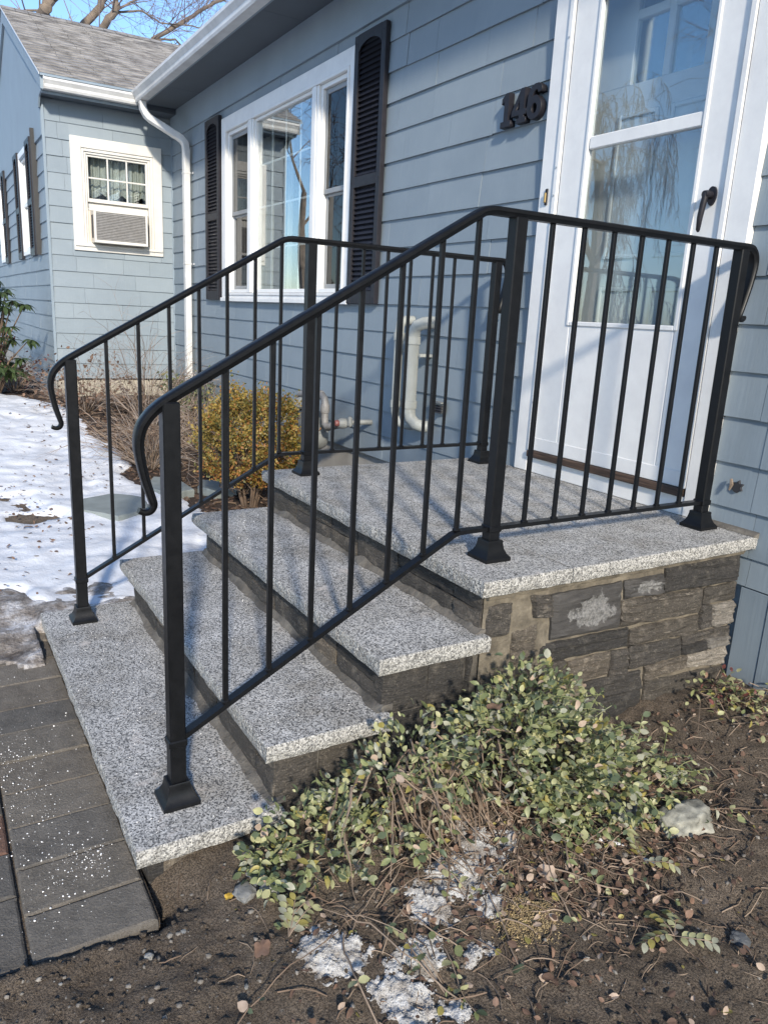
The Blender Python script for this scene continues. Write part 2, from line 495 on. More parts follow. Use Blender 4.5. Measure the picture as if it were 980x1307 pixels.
class MB:
    def __init__(self):
        self.v, self.f, self.mi = [], [], []

    def add(self, verts, faces, mi=0):
        n = len(self.v)
        self.v += [tuple(p) for p in verts]
        self.f += [tuple(i + n for i in q) for q in faces]
        self.mi += [mi] * len(faces)
        return self

    def box(self, x0, x1, y0, y1, z0, z1, mi=0):
        v = [(x, y, z) for z in (z0, z1) for y in (y0, y1) for x in (x0, x1)]
        return self.add(v, [(0, 2, 3, 1), (4, 5, 7, 6), (0, 1, 5, 4), (2, 6, 7, 3), (0, 4, 6, 2), (1, 3, 7, 5)], mi)

    def cbox(self, x0, x1, y0, y1, z0, z1, b=0.003, mi=0):
        """box with chamfered edges"""
        b = min(b, (x1 - x0) * .45, (y1 - y0) * .45, (z1 - z0) * .45)
        xs, ys, zs = (x0, x1), (y0, y1), (z0, z1)
        verts, idx = [], {}
        for i in (0, 1):
            for j in (0, 1):
                for k in (0, 1):
                    sx, sy, sz = (1 - 2 * i) * b, (1 - 2 * j) * b, (1 - 2 * k) * b
                    for ax, p in enumerate(((xs[i], ys[j] + sy, zs[k] + sz), (xs[i] + sx, ys[j], zs[k] + sz), (xs[i] + sx, ys[j] + sy, zs[k]))):
                        idx[i, j, k, ax] = len(verts)
                        verts.append(p)
        F = []
        for a in (0, 1, 2):
            for s in (0, 1):
                c = []
                for (p, q) in ((0, 0), (1, 0), (1, 1), (0, 1)):
                    t = [0, 0, 0]
                    t[a] = s
                    t[(a + 1) % 3] = p
                    t[(a + 2) % 3] = q
                    c.append(idx[t[0], t[1], t[2], a])
                F.append(tuple(c if s else c[::-1]))
        for a in (0, 1, 2):      # edges along axis a
            b1, b2 = (a + 1) % 3, (a + 2) % 3
            for p in (0, 1):
                for q in (0, 1):
                    t0 = [0, 0, 0]
                    t0[b1], t0[b2] = p, q
                    t1 = list(t0)
                    t1[a] = 1
                    F.append((idx[(*t0, b1)], idx[(*t1, b1)], idx[(*t1, b2)], idx[(*t0, b2)]))
        for i in (0, 1):
            for j in (0, 1):
                for k in (0, 1):
                    F.append((idx[i, j, k, 0], idx[i, j, k, 1], idx[i, j, k, 2]))
        return self.add(verts, F, mi)

    def tube(self, pts, radii, n=8, mi=0, caps=True, squash=None):
        pts = [Vector(p) for p in pts]
        if not hasattr(radii, '__len__'):
            radii = [radii] * len(pts)
        rings = []
        up = None
        for i, p in enumerate(pts):
            t = (pts[min(i + 1, len(pts) - 1)] - pts[max(i - 1, 0)])
            if t.length < 1e-9:
                t = Vector((0, 0, 1))
            t.normalize()
            if up is None:
                up = Vector((0, 0, 1)) if abs(t.z) < 0.9 else Vector((1, 0, 0))
            a = up - t * up.dot(t)
            if a.length < 1e-6:
                a = t.orthogonal()
            a.normalize()
            up = a
            b = t.cross(a)
            rings.append([p + (a * math.cos(2 * math.pi * k / n) + b * math.sin(2 * math.pi * k / n)) * radii[i] for k in range(n)])
        v = [q for r in rings for q in r]
        f = []
        for i in range(len(pts) - 1):
            for k in range(n):
                f.append((i * n + k, i * n + (k + 1) % n, (i + 1) * n + (k + 1) % n, (i + 1) * n + k))
        if caps:
            f.append(tuple(range(n))[::-1])
            f.append(tuple((len(pts) - 1) * n + k for k in range(n)))
        return self.add(v, f, mi)

    def lathe(self, prof, center, axis='z', n=20, mi=0):
        """prof: list of (r, h)"""
        c = Vector(center)
        v = []
        for r, h in prof:
            for k in range(n):
                a = 2 * math.pi * k / n
                q = {'z': (r * math.cos(a), r * math.sin(a), h), 'y': (r * math.cos(a), h, r * math.sin(a)), 'x': (h, r * math.cos(a), r * math.sin(a))}[axis]
                v.append(c + Vector(q))
        f = []
        for i in range(len(prof) - 1):
            for k in range(n):
                f.append((i * n + k, i * n + (k + 1) % n, (i + 1) * n + (k + 1) % n, (i + 1) * n + k))
        f.append(tuple(range(n))[::-1])
        f.append(tuple((len(prof) - 1) * n + k for k in range(n)))
        return self.add(v, f, mi)

    def prism(self, poly, ax, a0, a1, mi=0):
        """poly of 2-D points extruded along axis ax from a0 to a1"""
        n = len(poly)

        def mk(p, a):
            return {'x': (a, p[0], p[1]), 'y': (p[0], a, p[1]), 'z': (p[0], p[1], a)}[ax]
        v = [mk(p, a0) for p in poly] + [mk(p, a1) for p in poly]
        f = [tuple(range(n)), tuple(range(n, 2 * n))[::-1]] + [(i, (i + 1) % n, n + (i + 1) % n, n + i) for i in range(n)]
        return self.add(v, f, mi)

    def rings(self, polys, cap=True, mi=0):
        n = len(polys[0])
        v = [p for r in polys for p in r]
        f = []
        for i in range(len(polys) - 1):
            for k in range(n):
                f.append((i * n + k, i * n + (k + 1) % n, (i + 1) * n + (k + 1) % n, (i + 1) * n + k))
        if cap:
            f.append(tuple(range(n))[::-1])
            f.append(tuple((len(polys) - 1) * n + k for k in range(n)))
        return self.add(v, f, mi)

    def mesh(self, name, mats, smooth=False, fix=True):
        me = bpy.data.meshes.new(name)
        me.from_pydata(self.v, [], self.f)
        if isinstance(mats, str):
            mats = [mats]
        for m in mats:
            me.materials.append(MATS[m])
        if len(mats) > 1:
            me.polygons.foreach_set('material_index', self.mi)
        if fix:
            bm = bmesh.new()
            bm.from_mesh(me)
            bmesh.ops.recalc_face_normals(bm, faces=bm.faces)
            bm.to_mesh(me)
            bm.free()
        if smooth:
            me.polygons.foreach_set('use_smooth', [True] * len(me.polygons))
            if smooth != 'all':
                try:
                    me.set_sharp_from_angle(angle=math.radians(40))
                except Exception:
                    pass
        me.update()
        return me

    def build(self, name, mats, parent=None, smooth=False, loc=None, rot=None, fix=True):
        return place(name, self.mesh(name, mats, smooth, fix), parent, loc, rot)


def place(name, me, parent=None, loc=None, rot=None, scale=None):
    o = bpy.data.objects.new(name, me)
    C.objects.link(o)
    if parent is not None:
        o.parent = parent
    if loc is not None:
        o.location = loc
    if rot is not None:
        o.rotation_euler = rot
    if scale is not None:
        o.scale = scale
    return o


def tag(o, label=None, cat=None, group=None, kind=None):
    if label:
        o['label'] = label
    if cat:
        o['category'] = cat
    if group:
        o['group'] = group
    if kind:
        o['kind'] = kind
    return o


def thing(name, label, cat, loc=(0, 0, 0), group=None):
    o = bpy.data.objects.new(name, None)
    o.empty_display_size = 0.1
    C.objects.link(o)
    o.location = loc
    return tag(o, label, cat, group)


def sstep(a, b, x):
    t = max(0.0, min(1.0, (x - a) / (b - a)))
    return t * t * (3 - 2 * t)


# ------------------------------------------------------------------ terrain
def gz(x, y):
    z = -0.615
    z += 0.30 * sstep(-1.2, -6.5, x) * sstep(-9, -2.5, y)
    z += 0.045 * sstep(-1.0, -0.2, y) * sstep(0.5, 1.7, x)
    z += 0.05 * math.exp(-((x - 1.86) / 0.22) ** 2 - ((y + 1.45) / 0.45) ** 2)
    z -= 0.042 * math.exp(-((x - 1.70) / 0.13) ** 2 - ((y + 2.20) / 0.13) ** 2) + 0.022 * sstep(-1.9, -2.3, y) * sstep(1.3, 1.7, x)
    if y < -2.2 and x < 2.0:     # bed of the paved walk
        z -= 0.105 * sstep(-2.2, -2.3, y) * sstep(1.79, 1.75, x) * sstep(-0.25, -0.05, x)
    return z


def gfine(x, y):
    z = gz(x, y)
    w = math.exp(-(max(0.0, math.hypot(x - 1.8, y + 1.6) - 1.6) / 2.0) ** 2)
    z += w * (0.016 * fbm(x * 4.5, y * 4.5, 1.0, 4) + 0.009 * fbm(x * 17, y * 17, 5.0, 5) + 0.0060 * fbm(x * 48, y * 48, 8.0, 3))
    return z


def axis_coords(lo, hi, step, far, grow=1.35):
    a = []
    x = lo
    while x < hi:
        a.append(x)
        x += step
    s = step
    right = []
    while x < far:
        right.append(x)
        s *= grow
        x += s
    s = step
    left = []
    x = lo - s
    while x > -far:
        left.append(x)
        s *= grow
        x -= s
    return left[::-1] + a + right


def build_ground():
    xs = axis_coords(1.55, 3.3, 0.0125, 600)
    ys = axis_coords(-2.95, 0.05, 0.0125, 600)
    mb = MB()
    nx = len(xs)
    v = [(x, y, gfine(x, y)) for y in ys for x in xs]
    f = [(j * nx + i, j * nx + i + 1, (j + 1) * nx + i + 1, (j + 1) * nx + i) for j in range(len(ys) - 1) for i in range(nx - 1)]
    mb.add(v, f)
    o = mb.build('ground', 'soil', smooth='all', fix=False)
    tag(o, 'bare dark brown soil around the steps', 'ground', kind='structure')


def masked_sheet(name, mat, x0, x1, y0, y1, step, mask, height, label, cat, kind='structure', skirt=0.03):
    nx, ny = int((x1 - x0) / step) + 1, int((y1 - y0) / step) + 1
    vid = {}
    v, f = [], []
    val = [[mask(x0 + i * step, y0 + j * step) for i in range(nx)] for j in range(ny)]

    def vert(i, j):
        if (i, j) not in vid:
            x, y = x0 + i * step, y0 + j * step
            m = val[j][i]
            vid[i, j] = len(v)
            v.append((x, y, gz(x, y) + (height(x, y, m) if m > 0 else -skirt)))
        return vid[i, j]
    for j in range(ny - 1):
        for i in range(nx - 1):
            if max(val[j][i], val[j][i + 1], val[j + 1][i], val[j + 1][i + 1]) > 0:
                f.append((vert(i, j), vert(i + 1, j), vert(i + 1, j + 1), vert(i, j + 1)))
    mb = MB()
    mb.add(v, f)
    o = mb.build(name, mat, smooth='all', fix=False)
    return tag(o, label, cat, kind=kind)


def bed_edge(x):       # y of the front edge of the planting bed along the house
    return -0.86 + 0.09 * x + 0.07 * math.sin(x * 2.1 + 0.6) - 0.25 * math.exp(-((x + 2.55) / 0.55) ** 2) if x > -5.2 else -0.86 - 0.468 + 0.0 - 0.55 * sstep(-5.2, -6.2, x)


def build_snow():
    def mask(x, y):
        n = fbm(x * 2.2, y * 2.2, 3.0, 5)
        a = (bed_edge(x) - y) * 3.0 + n * 0.55
        b = (-0.36 - x) * 3.0 + fbm(x * 3, y * 3, 9.0, 5) * 0.9 if y < -2.05 else 9
        if -2.4 < y <= -2.05:
            b = max(b, (-0.14 - x) * 3 + (y + 2.2) * 6 + n)
        c = (-0.07 - x) * 8 + n * 0.3
        d = 0.85 - fbm(x * 1.6 + 7, y * 1.6, 4.0, 5) * 1.1          # a few bare holes
        if x < -4.8:
            d = min(d, 0.75 - fbm(x * 1.1 + 3, y * 1.1, 2.0, 4) * 0.9)
        return min(a, b, c, d)

    def h(x, y, m):
        return 0.006 + 0.035 * sstep(0, 0.5, m) + 0.018 * fbm(x * 2.5, y * 2.5, 0, 4) + 0.012 * fbm(x * 8, y * 8, 2.0, 4)
    masked_sheet('snow', 'snow', -6.6, 0.0, -4.2, -0.3, 0.025, mask, h, 'thin crusty white snow covering the side yard', 'snow')
    mb = MB()      # the rest of the yard, coarse

    def patch(x0, x1, y0, y1, nx, ny):
        v, f = [], []
        for j in range(ny + 1):
            for i in range(nx + 1):
                x, y = x0 + (x1 - x0) * i / nx, y0 + (y1 - y0) * j / ny
                v.append((x, y, gz(x, y) + 0.03 + 0.015 * fbm(x * 1.5, y * 1.5, 0, 3)))
        for j in range(ny):
            for i in range(nx):
                a = j * (nx + 1) + i
                f.append((a, a + 1, a + nx + 2, a + nx + 1))
        mb.add(v, f)
    patch(-60, -6.6, -60, -2.0, 60, 60)
    patch(-6.6, -0.4, -60, -4.2, 20, 50)
    patch(-60, -12.5, -2.0, 60, 30, 40)
    tag(mb.build('snow', 'snow', smooth='all', fix=False), 'broad snow field beyond the side yard', 'snow', kind='structure')

    def smask(x, y):
        n = fbm(x * 4, y * 4, 13.0, 5)
        return min((0.34 - x) * 4 + n * 0.9 - max(0, -2.25 - y) * 1.2, (x + 0.5) * 3 + n, (-1.62 - y) * 5 + n * .5, (y + 2.9) * 4, (0.0 - x) * 30 + 0.4 if y > -2.30 else 9)

    def sh(x, y, m):
        return 0.012 + 0.028 * sstep(0, 0.8, m) + 0.014 * fbm(x * 9, y * 9, 3.0, 5) + (0.075 if y < -2.25 else 0.075 * sstep(-2.2, -2.27, y))  * sstep(-0.25, -0.05, x)
    masked_sheet('slush', 'slush', -0.85, 0.5, -2.95, -1.6, 0.018, smask, sh, 'dirty trodden slush between the snow and the pavers', 'slush', kind='stuff')

    def mmask(x, y):
        n = fbm(x * 3, y * 3, 21.0, 4)
        a = (y - bed_edge(x)) * 3 + 0.6 + n * 0.6
        b = (-0.03 - x) * 20 if x > -5.9 else ((-1.345 - y) * 20)
        return min(a, b, (x + 12) * 3)
    masked_sheet('mulch_bed', 'mulch', -12, 0.0, -2.6, 0.06, 0.05, mmask, lambda x, y, m: 0.012 + 0.015 * fbm(x * 7, y * 7, 1, 4), 'dark bark mulch bed along the house wall', 'mulch')


build_ground()
build_snow()

def rock_slab(mb, x0, x1, y0, y1, z0, z1, rough=(1, 1, 1, 1), seed=0.0, step=0.02, ch=0.0):
    """slab with a sawn top and split sides; rough: x0, y0, x1, y1 sides"""
    per = []
    def side(ax, a, b, c, nrm, r):
        n = max(2, int(abs(b - a) / step))
        for i in range(n):
            t = a + (b - a) * i / n
            per.append(((t, c) if ax == 'x' else (c, t), nrm, r))
    side('x', x0, x1, y0, (0, -1), rough[1])
    side('y', y0, y1, x1, (1, 0), rough[2])
    side('x', x1, x0, y1, (0, 1), rough[3])
    side('y', y1, y0, x0, (-1, 0), rough[0])
    levels = [(z1, -0.0035 - ch, 0.25 if not ch else 0.9), (z1 - 0.004, -ch * .35, 0.55), (z1 - 0.013, 0.001, 1.0), (z1 - 0.024, 0.0015, 1.0), (z0 + 0.012, 0.0, 1.0), (z0, -0.004, 0.8)]
    rings = []
    for z, off, am in levels:
        r = []
        for (x, y), (nx, ny), rr in per:
            d = off + rr * am * (0.0035 * fbm(x * 28 + seed, y * 28, z * 28, 3) + 0.003 * fbm(x * 7 + seed, y * 7, z * 9, 2))
            r.append((x + nx * d, y + ny * d, z + (rr * 0.0025 * fbm(x * 11, y * 11, seed, 2) if z == z0 else 0)))
        rings.append(r)
    n = len(per)
    v = [p for r in rings for p in r]
    f, mi = [], []
    for i in range(len(levels) - 1):
        for k in range(n):
            f.append((i * n + k, i * n + (k + 1) % n, (i + 1) * n + (k + 1) % n, (i + 1) * n + k))
    mb.add(v, f, 1)
    nb = len(mb.v) - len(v)
    mb.f.append(tuple(nb + k for k in range(n)))
    mb.mi.append(0)
    mb.f.append(tuple(nb + (len(levels) - 1) * n + k for k in range(n))[::-1])
    mb.mi.append(1)


# paved walk
def build_walk():
    rng = random.Random(5)
    root = bpy.data.objects.new('walkway', None)
    C.objects.link(root)
    tag(root, 'walk of grey and brown concrete pavers at the foot of the steps', 'walkway', kind='structure')
    mats = ['paver_grey', 'paver_dark', 'paver_brown', 'paver_grey', 'paver_brown']
    top = -0.640
    cols = [(-2.256, -2.522), (-2.526, -2.766), (-2.770, -3.010), (-3.014, -3.254), (-3.258, -3.498), (-3.502, -3.74)]
    seams = [1.772, 1.628, 1.462, 1.292, 1.124, 0.955, 0.787, 0.62, 0.43, 0.25, 0.08, -0.09]
    order = ['paver_dark', 'paver_grey', 'paver_dark', 'paver_grey', 'paver_brown', 'paver_grey', 'paver_dark', 'paver_brown', 'paver_grey', 'paver_brown', 'paver_grey']
    cache = {}
    for ci, (y1, y0) in enumerate(cols):
        off = 0.0 if ci % 2 == 0 else -0.079
        ss = [1.772] + [s + off for s in seams[1:]] if ci % 2 else seams
        for k in range(len(ss) - 1):
            xa, xb = ss[k + 1] + 0.0012, ss[k] - 0.0012
            m = order[k] if ci == 0 else rng.choice(mats)
            if ci == 1 and k == 2:
                m = 'paver_red'
            if ci == 1 and k == 1:
                m = 'paver_dark'
            key = (round(xb - xa, 3), round(y1 - y0, 3), m, k % 3)
            if key not in cache:
                mb = MB()
                hx, hy = (xb - xa) / 2, (y1 - y0) / 2
                rock_slab(mb, -hx, hx, -hy + .002, hy - .002, -0.06, 0.0, (.4, .4, .4, .4), len(cache) * 3.7, 0.012, 0.002)
                cache[key] = mb.mesh('paver', [m, m])
            place('paver', cache[key], root, ((xa + xb) / 2, (y0 + y1) / 2, top + rng.uniform(-0.003, 0.003)),
                  (rng.uniform(-.008, .008), rng.uniform(-.008, .008), rng.uniform(-.006, .006)))
    mb = MB()
    mb.box(-0.1, 1.76, -3.74, -2.25, -0.72, -0.653)
    mb.build('sand_joint', 'soil', root)


build_walk()

# ------------------------------------------------------------------ granite steps
W = 1.6615
D = 1.2921
SY = [-1.2921, -1.6198, -1.9426, -2.272]          # nosing lines: landing, third, second, first tread
SZ = [0.0, -0.18, -0.3586, -0.5532]
TH = 0.048


def stone(name, mat, quad, face, axis, parent, seed, proud=0.012, depth=0.05, nu=9, nv=5, rough=1.0):
    """ledge stone: quad of (a, z) corners TL TR BR BL; face plane at `face` on `axis` (x: looks +x, y: looks -y)"""
    sgn = 1 if axis == 'x' else -1
    TL, TR, BR, BL = quad
    rows = []
    for j in range(nv + 1):
        t = j / nv
        row = []
        for i in range(nu + 1):
            s = i / nu
            a = (TL[0] * (1 - s) + TR[0] * s) * (1 - t) + (BL[0] * (1 - s) + BR[0] * s) * t
            z = (TL[1] * (1 - s) + TR[1] * s) * (1 - t) + (BL[1] * (1 - s) + BR[1] * s) * t
            edge = min(s, 1 - s) * nu, min(t, 1 - t) * nv
            e = 0.0 if min(edge) < 0.5 else 1.0
            a += 0.006 * fbm(a * 16 + seed, z * 16, 3, 2) * (1.0 if e == 0 else .4)
            z += 0.005 * fbm(a * 16 + seed, z * 16, 7, 2) * (1.0 if e == 0 else .4)
            led = fbm(a * 5 + seed, z * 60, seed, 3)
            led = math.floor(led * 3.0) / 3.0
            d = proud * (0.15 if e == 0 else 1.0) + rough * (0.005 * fbm(a * 9 + seed, z * 55, seed, 4) + 0.0075 * led) * (0.5 if e == 0 else 1.0)
            row.append((a, z, d))
        rows.append(row)
    ac = sum(q[0] for q in quad) / 4
    zc = sum(q[1] for q in quad) / 4

    def mk(a, z, d):
        return (sgn * d, a - ac, z - zc) if axis == 'x' else (a - ac, sgn * d, z - zc)
    v = [mk(*p) for r in rows for p in r]
    w = nu + 1
    f = [(j * w + i, j * w + i + 1, (j + 1) * w + i + 1, (j + 1) * w + i) for j in range(nv) for i in range(nu)]
    per = [i for i in range(w)] + [j * w + nu for j in range(1, nv + 1)] + [nv * w + i for i in range(nu - 1, -1, -1)] + [j * w for j in range(nv - 1, 0, -1)]
    nb = len(v)
    for q in per:
        p = v[q]
        v.append((-sgn * depth, p[1], p[2]) if axis == 'x' else (p[0], -sgn * depth, p[2]))
    m = len(per)
    f += [(per[i], nb + i, nb + (i + 1) % m, per[(i + 1) % m]) for i in range(m)]
    f.append(tuple(range(nb, nb + m)))
    mb = MB()
    mb.add(v, f)
    return mb.build(name, mat, parent, smooth=True, loc=(face, ac, zc) if axis == 'x' else (ac, face, zc))


def build_steps():
    rng = random.Random(11)
    st = thing('granite_steps', 'grey granite entry steps with dark stone risers and a wide landing', 'steps', (0.83, -1.1, -0.6))
    st_off = Vector((-0.83, 1.1, 0.6))

    def kid(mb, name, mat, smooth=False):
        o = mb.build(name, mat, st, smooth)
        o.location = st_off
        return o
    SEAM = -0.947
    mb = MB(); rock_slab(mb, 0.0, W, -D, SEAM - 0.0025, -TH, 0.0, (1, 1, 1, 0), 1.0); front = kid(mb, 'landing_slab', ['granite', 'granite_edge'])
    mb = MB(); rock_slab(mb, 0.0, W, SEAM + 0.0025, -0.012, -TH, -0.0005, (1, 0, 1, 0), 4.0); kid(mb, 'landing_slab', ['granite', 'granite_edge'])
    mb = MB(); mb.box(0.01, W - 0.01, SEAM - 0.006, SEAM + 0.006, -TH, -0.003); kid(mb, 'mortar_joint', 'mortar_grey')
    for k in (1, 2, 3):
        mb = MB()
        rock_slab(mb, -0.012, W - 0.011 - 0.003 * k, SY[k], SY[k - 1] + 0.055, SZ[k] - TH, SZ[k], (1, 1, 1, 0), 10.0 * k)
        kid(mb, 'tread_slab', ['granite', 'granite_edge'])
    # cores under the slabs
    mb = MB(); mb.box(0.06, W - 0.055, -D + 0.06, -0.02, -0.8, -TH - 0.001); core = kid(mb, 'mortar_core', 'mortar')
    for k in (1, 2, 3):
        mb = MB()
        zb = -0.8
        mb.box(0.05, W - 0.065, SY[k] + 0.05, SY[k - 1] + 0.058, zb, SZ[k] - TH - 0.001)
        kid(mb, 'mortar_core', 'joint_dark')
    # riser stones under each nosing
    for k in (0, 1, 2):
        face = SY[k] + 0.045
        zt, zb = SZ[k] - TH - 0.002, SZ[k + 1] + 0.0
        x = 0.045
        while x < W - 0.06:
            L = min(rng.uniform(0.16, 0.36), W - 0.052 - x)
            if W - 0.052 - (x + L) < 0.08:
                L = W - 0.052 - x
            split = rng.random() < 0.35
            parts = [(zt, zb)] if not split else [(zt, zt - (zt - zb) * 0.5), (zt - (zt - zb) * 0.5 - 0.004, zb)]
            for a, b in parts:
                s = stone('stone', rng.choice(['schist', 'schist', 'schist', 'schist_brown']), [(x, a), (x + L - 0.006, a), (x + L - 0.006, b), (x, b)], face, 'y', st, rng.uniform(0, 90), 0.008, 0.04, 8, 4)
                s.location += st_off
            x += L
        # mortar wash where riser meets the tread below
        mb = MB()
        n = 60
        polys = []
        for i in range(n + 1):
            xx = 0.03 + (W - 0.075) * i / n
            w = 0.020 + 0.020 * fbm(xx * 6, k * 3.1, 0, 4)
            h = 0.016 + 0.018 * fbm(xx * 7, k * 5.1, 4, 4)
            y0 = SY[k] + 0.05
            polys.append([(xx, y0 + 0.02, zb), (xx, y0 - 0.010 - w, zb + 0.0012), (xx, y0 - 0.012 - w * 0.45, zb + h * 0.35), (xx, y0 - 0.010, zb + h), (xx, y0 + 0.02, zb + h)])
        mb.rings(polys)
        kid(mb, 'mortar_wash', 'mortar_grey', True)
    # foot course under the first tread
    x = 0.03
    while x < W - 0.05:
        L = min(rng.uniform(0.2, 0.4), W - 0.04 - x)
        s = stone('stone', 'schist', [(x, SZ[3] - TH - .002), (x + L - .005, SZ[3] - TH - .002), (x + L - .005, -0.72), (x, -0.72)], SY[3] + 0.03, 'y', st, rng.uniform(0, 90), 0.006, 0.04, 7, 3)
        s.location += st_off
        x += L
        if W - 0.04 - x < 0.03:
            break
    # ends of the treads, mostly behind the plants
    for k in (1, 2, 3):
        y0, y1 = SY[k] + 0.04, (SY[k - 1] + 0.03)
        zt = SZ[k] - TH - 0.002
        y = y0
        while y < y1 - 0.02:
            L = min(rng.uniform(0.12, 0.2), y1 - y)
            s = stone('stone', rng.choice(['schist', 'schist_brown']), [(y, zt), (y + L - .006, zt), (y + L - .006, zt - 0.15), (y, zt - 0.15)], W - 0.06, 'x', st, rng.uniform(0, 90), 0.01, 0.04, 6, 4)
            s.location += st_off
            y += L
        stone('stone', 'schist', [(y0, zt - 0.156), (y1, zt - 0.156), (y1, -0.74), (y0, -0.74)], W - 0.06, 'x', st, 3.0 * k, 0.008, 0.03, 6, 4).location += st_off
    # the stones of the landing's sunny side
    Q = [
        ('schist', [(-1.064, -0.089), (-0.984, -0.098), (-0.974, -0.171), (-1.049, -0.163)]),
        ('schist_patched', [(-0.977, -0.100), (-0.660, -0.100), (-0.655, -0.262), (-0.962, -0.255)]),
        ('schist_patched', [(-0.646, -0.100), (-0.456, -0.102), (-0.445, -0.168), (-0.636, -0.164)]),
        ('schist', [(-0.448, -0.075), (-0.03, -0.075), (-0.022, -0.183), (-0.437, -0.172)]),
        ('schist_brown', [(-0.646, -0.171), (-0.220, -0.186), (-0.226, -0.280), (-0.642, -0.262)]),
        ('schist_brown', [(-0.212, -0.190), (-0.022, -0.190), (-0.018, -0.262), (-0.211, -0.250)]),
        ('schist', [(-0.219, -0.256), (-0.156, -0.260), (-0.146, -0.354), (-0.203, -0.355)]),
        ('schist_pale', [(-0.149, -0.268), (-0.018, -0.270), (-0.016, -0.362), (-0.138, -0.354)]),
        ('schist_brown', [(-0.588, -0.286), (-0.224, -0.290), (-0.213, -0.360), (-0.586, -0.344)]),
        ('schist', [(-0.580, -0.352), (-0.304, -0.368), (-0.290, -0.440), (-0.563, -0.442)]),
        ('schist', [(-0.297, -0.362), (-0.018, -0.370), (-0.018, -0.402), (-0.292, -0.398)]),
        ('schist_pale', [(-0.150, -0.406), (-0.018, -0.408), (-0.018, -0.440), (-0.145, -0.442)]),
        ('schist', [(-0.288, -0.403), (-0.156, -0.405), (-0.150, -0.442), (-0.284, -0.442)]),
        ('schist', [(-1.009, -0.265), (-0.600, -0.278), (-0.593, -0.346), (-1.003, -0.329)]),
        ('schist_brown', [(-0.874, -0.352), (-0.675, -0.352), (-0.674, -0.435), (-0.862, -0.436)]),
        ('schist', [(-0.667, -0.354), (-0.588, -0.358), (-0.575, -0.452), (-0.664, -0.448)]),
        ('schist', [(-0.779, -0.443), (-0.500, -0.459), (-0.486, -0.526), (-0.765, -0.522)]),
        ('schist_brown', [(-0.486, -0.452), (-0.255, -0.450), (-0.247, -0.494), (-0.475, -0.505)]),
        ('schist_pale', [(-0.246, -0.450), (-0.018, -0.452), (-0.018, -0.530), (-0.238, -0.500)]),
        ('schist_brown', [(-0.473, -0.512), (-0.018, -0.538), (-0.018, -0.66), (-0.463, -0.64)]),
        ('schist', [(-0.90, -0.53), (-0.49, -0.53), (-0.48, -0.66), (-0.90, -0.66)]),
        ('schist_brown', [(-1.02, -0.335), (-0.885, -0.345), (-0.875, -0.50), (-1.02, -0.50)]),
        ('schist', [(-1.23, -0.10), (-1.14, -0.10), (-1.15, -0.20), (-1.235, -0.20)]),
        ('schist_brown', [(-1.13, -0.20), (-1.03, -0.185), (-1.03, -0.30), (-1.12, -0.32)]),
        ('schist_brown', [(-1.235, -0.32), (-1.04, -0.33), (-1.03, -0.48), (-1.235, -0.48)]),
        ('schist', [(-1.235, -0.49), (-0.91, -0.51), (-0.91, -0.66), (-1.235, -0.66)]),
    ]
    for i, (m, q) in enumerate(Q):
        cy = sum(p[0] for p in q) / 4
        cz = sum(p[1] for p in q) / 4
        q = [(p[0] + (-0.001 if p[0] < cy else 0.001), p[1] + (-0.001 if p[1] < cz else 0.001)) for p in q]
        s = stone('stone', m, q, W - 0.046, 'x', st, 7.3 * i, 0.006 + 0.012 * rng.random() if i < 20 else 0.011, 0.04, 16, 12, 1.25)
        s.location += st_off
    # lumpy parging at the corner of the landing
    mb = MB()
    nu, nv = 22, 22
    v = []
    for j in range(nv + 1):
        for i in range(nu + 1):
            y = -1.243 + 0.27 * i / nu
            z = -0.05 - 0.55 * j / nv
            e = 1 if 0 < i < nu and 0 < j < nv else 0
            v.append((W - 0.054 + e * (0.007 + 0.009 * fbm(y * 9, z * 9, 2, 5) + 0.004 * fbm(y * 40, z * 40, 2, 4)), y, z))
    f = [(j * (nu + 1) + i, j * (nu + 1) + i + 1, (j + 1) * (nu + 1) + i + 1, (j + 1) * (nu + 1) + i) for j in range(nv) for i in range(nu)]
    mb.add(v, f)
    kid(mb, 'mortar_parging', 'mortar', 'all')
    mb = MB()      # bed of mortar right under the landing slab
    polys = []
    for i in range(81):
        y = -1.24 + 1.22 * i / 80
        d = 0.005 * fbm(y * 9, 0, 0, 3)
        polys.append([(W - 0.09, y, -TH + .0), (W - 0.026 + d, y, -TH - 0.001), (W - 0.036 + d, y, -TH - 0.026 + d), (W - 0.09, y, -TH - 0.03)])
    mb.rings(polys)
    kid(mb, 'mortar_bed', 'mortar', True)
    mb = MB()      # grout along the wall
    polys = []
    for i in range(41):
        x = 1.432 + (W - 1.432) * i / 40
        d = 0.005 * fbm(x * 12, 3, 0, 3)
        polys.append([(x, -0.002, -0.01), (x, -0.036 + d, 0.001), (x, -0.024, 0.010 + d), (x, -0.002, 0.016)])
    mb.rings(polys)
    kid(mb, 'mortar_bed', 'mortar_grey', True)
    return st


build_steps()

# ------------------------------------------------------------------ railings
XN, XF = 1.4785, 0.1319
YB, YL, YWL = -2.1265, -1.1316, -0.1145
APEX = (-1.250, 1.022)
LOW = (-2.1265, 0.517)
RAIL_PROF = [(-0.0195, 0.004), (-0.0195, -0.004), (-0.016, -0.007), (-0.0135, -0.0155), (0.0135, -0.0155), (0.016, -0.007), (0.0195, -0.004), (0.0195, 0.004), (0.0165, 0.0072), (0.006, 0.0085), (-0.006, 0.0085), (-0.0165, 0.0072)]


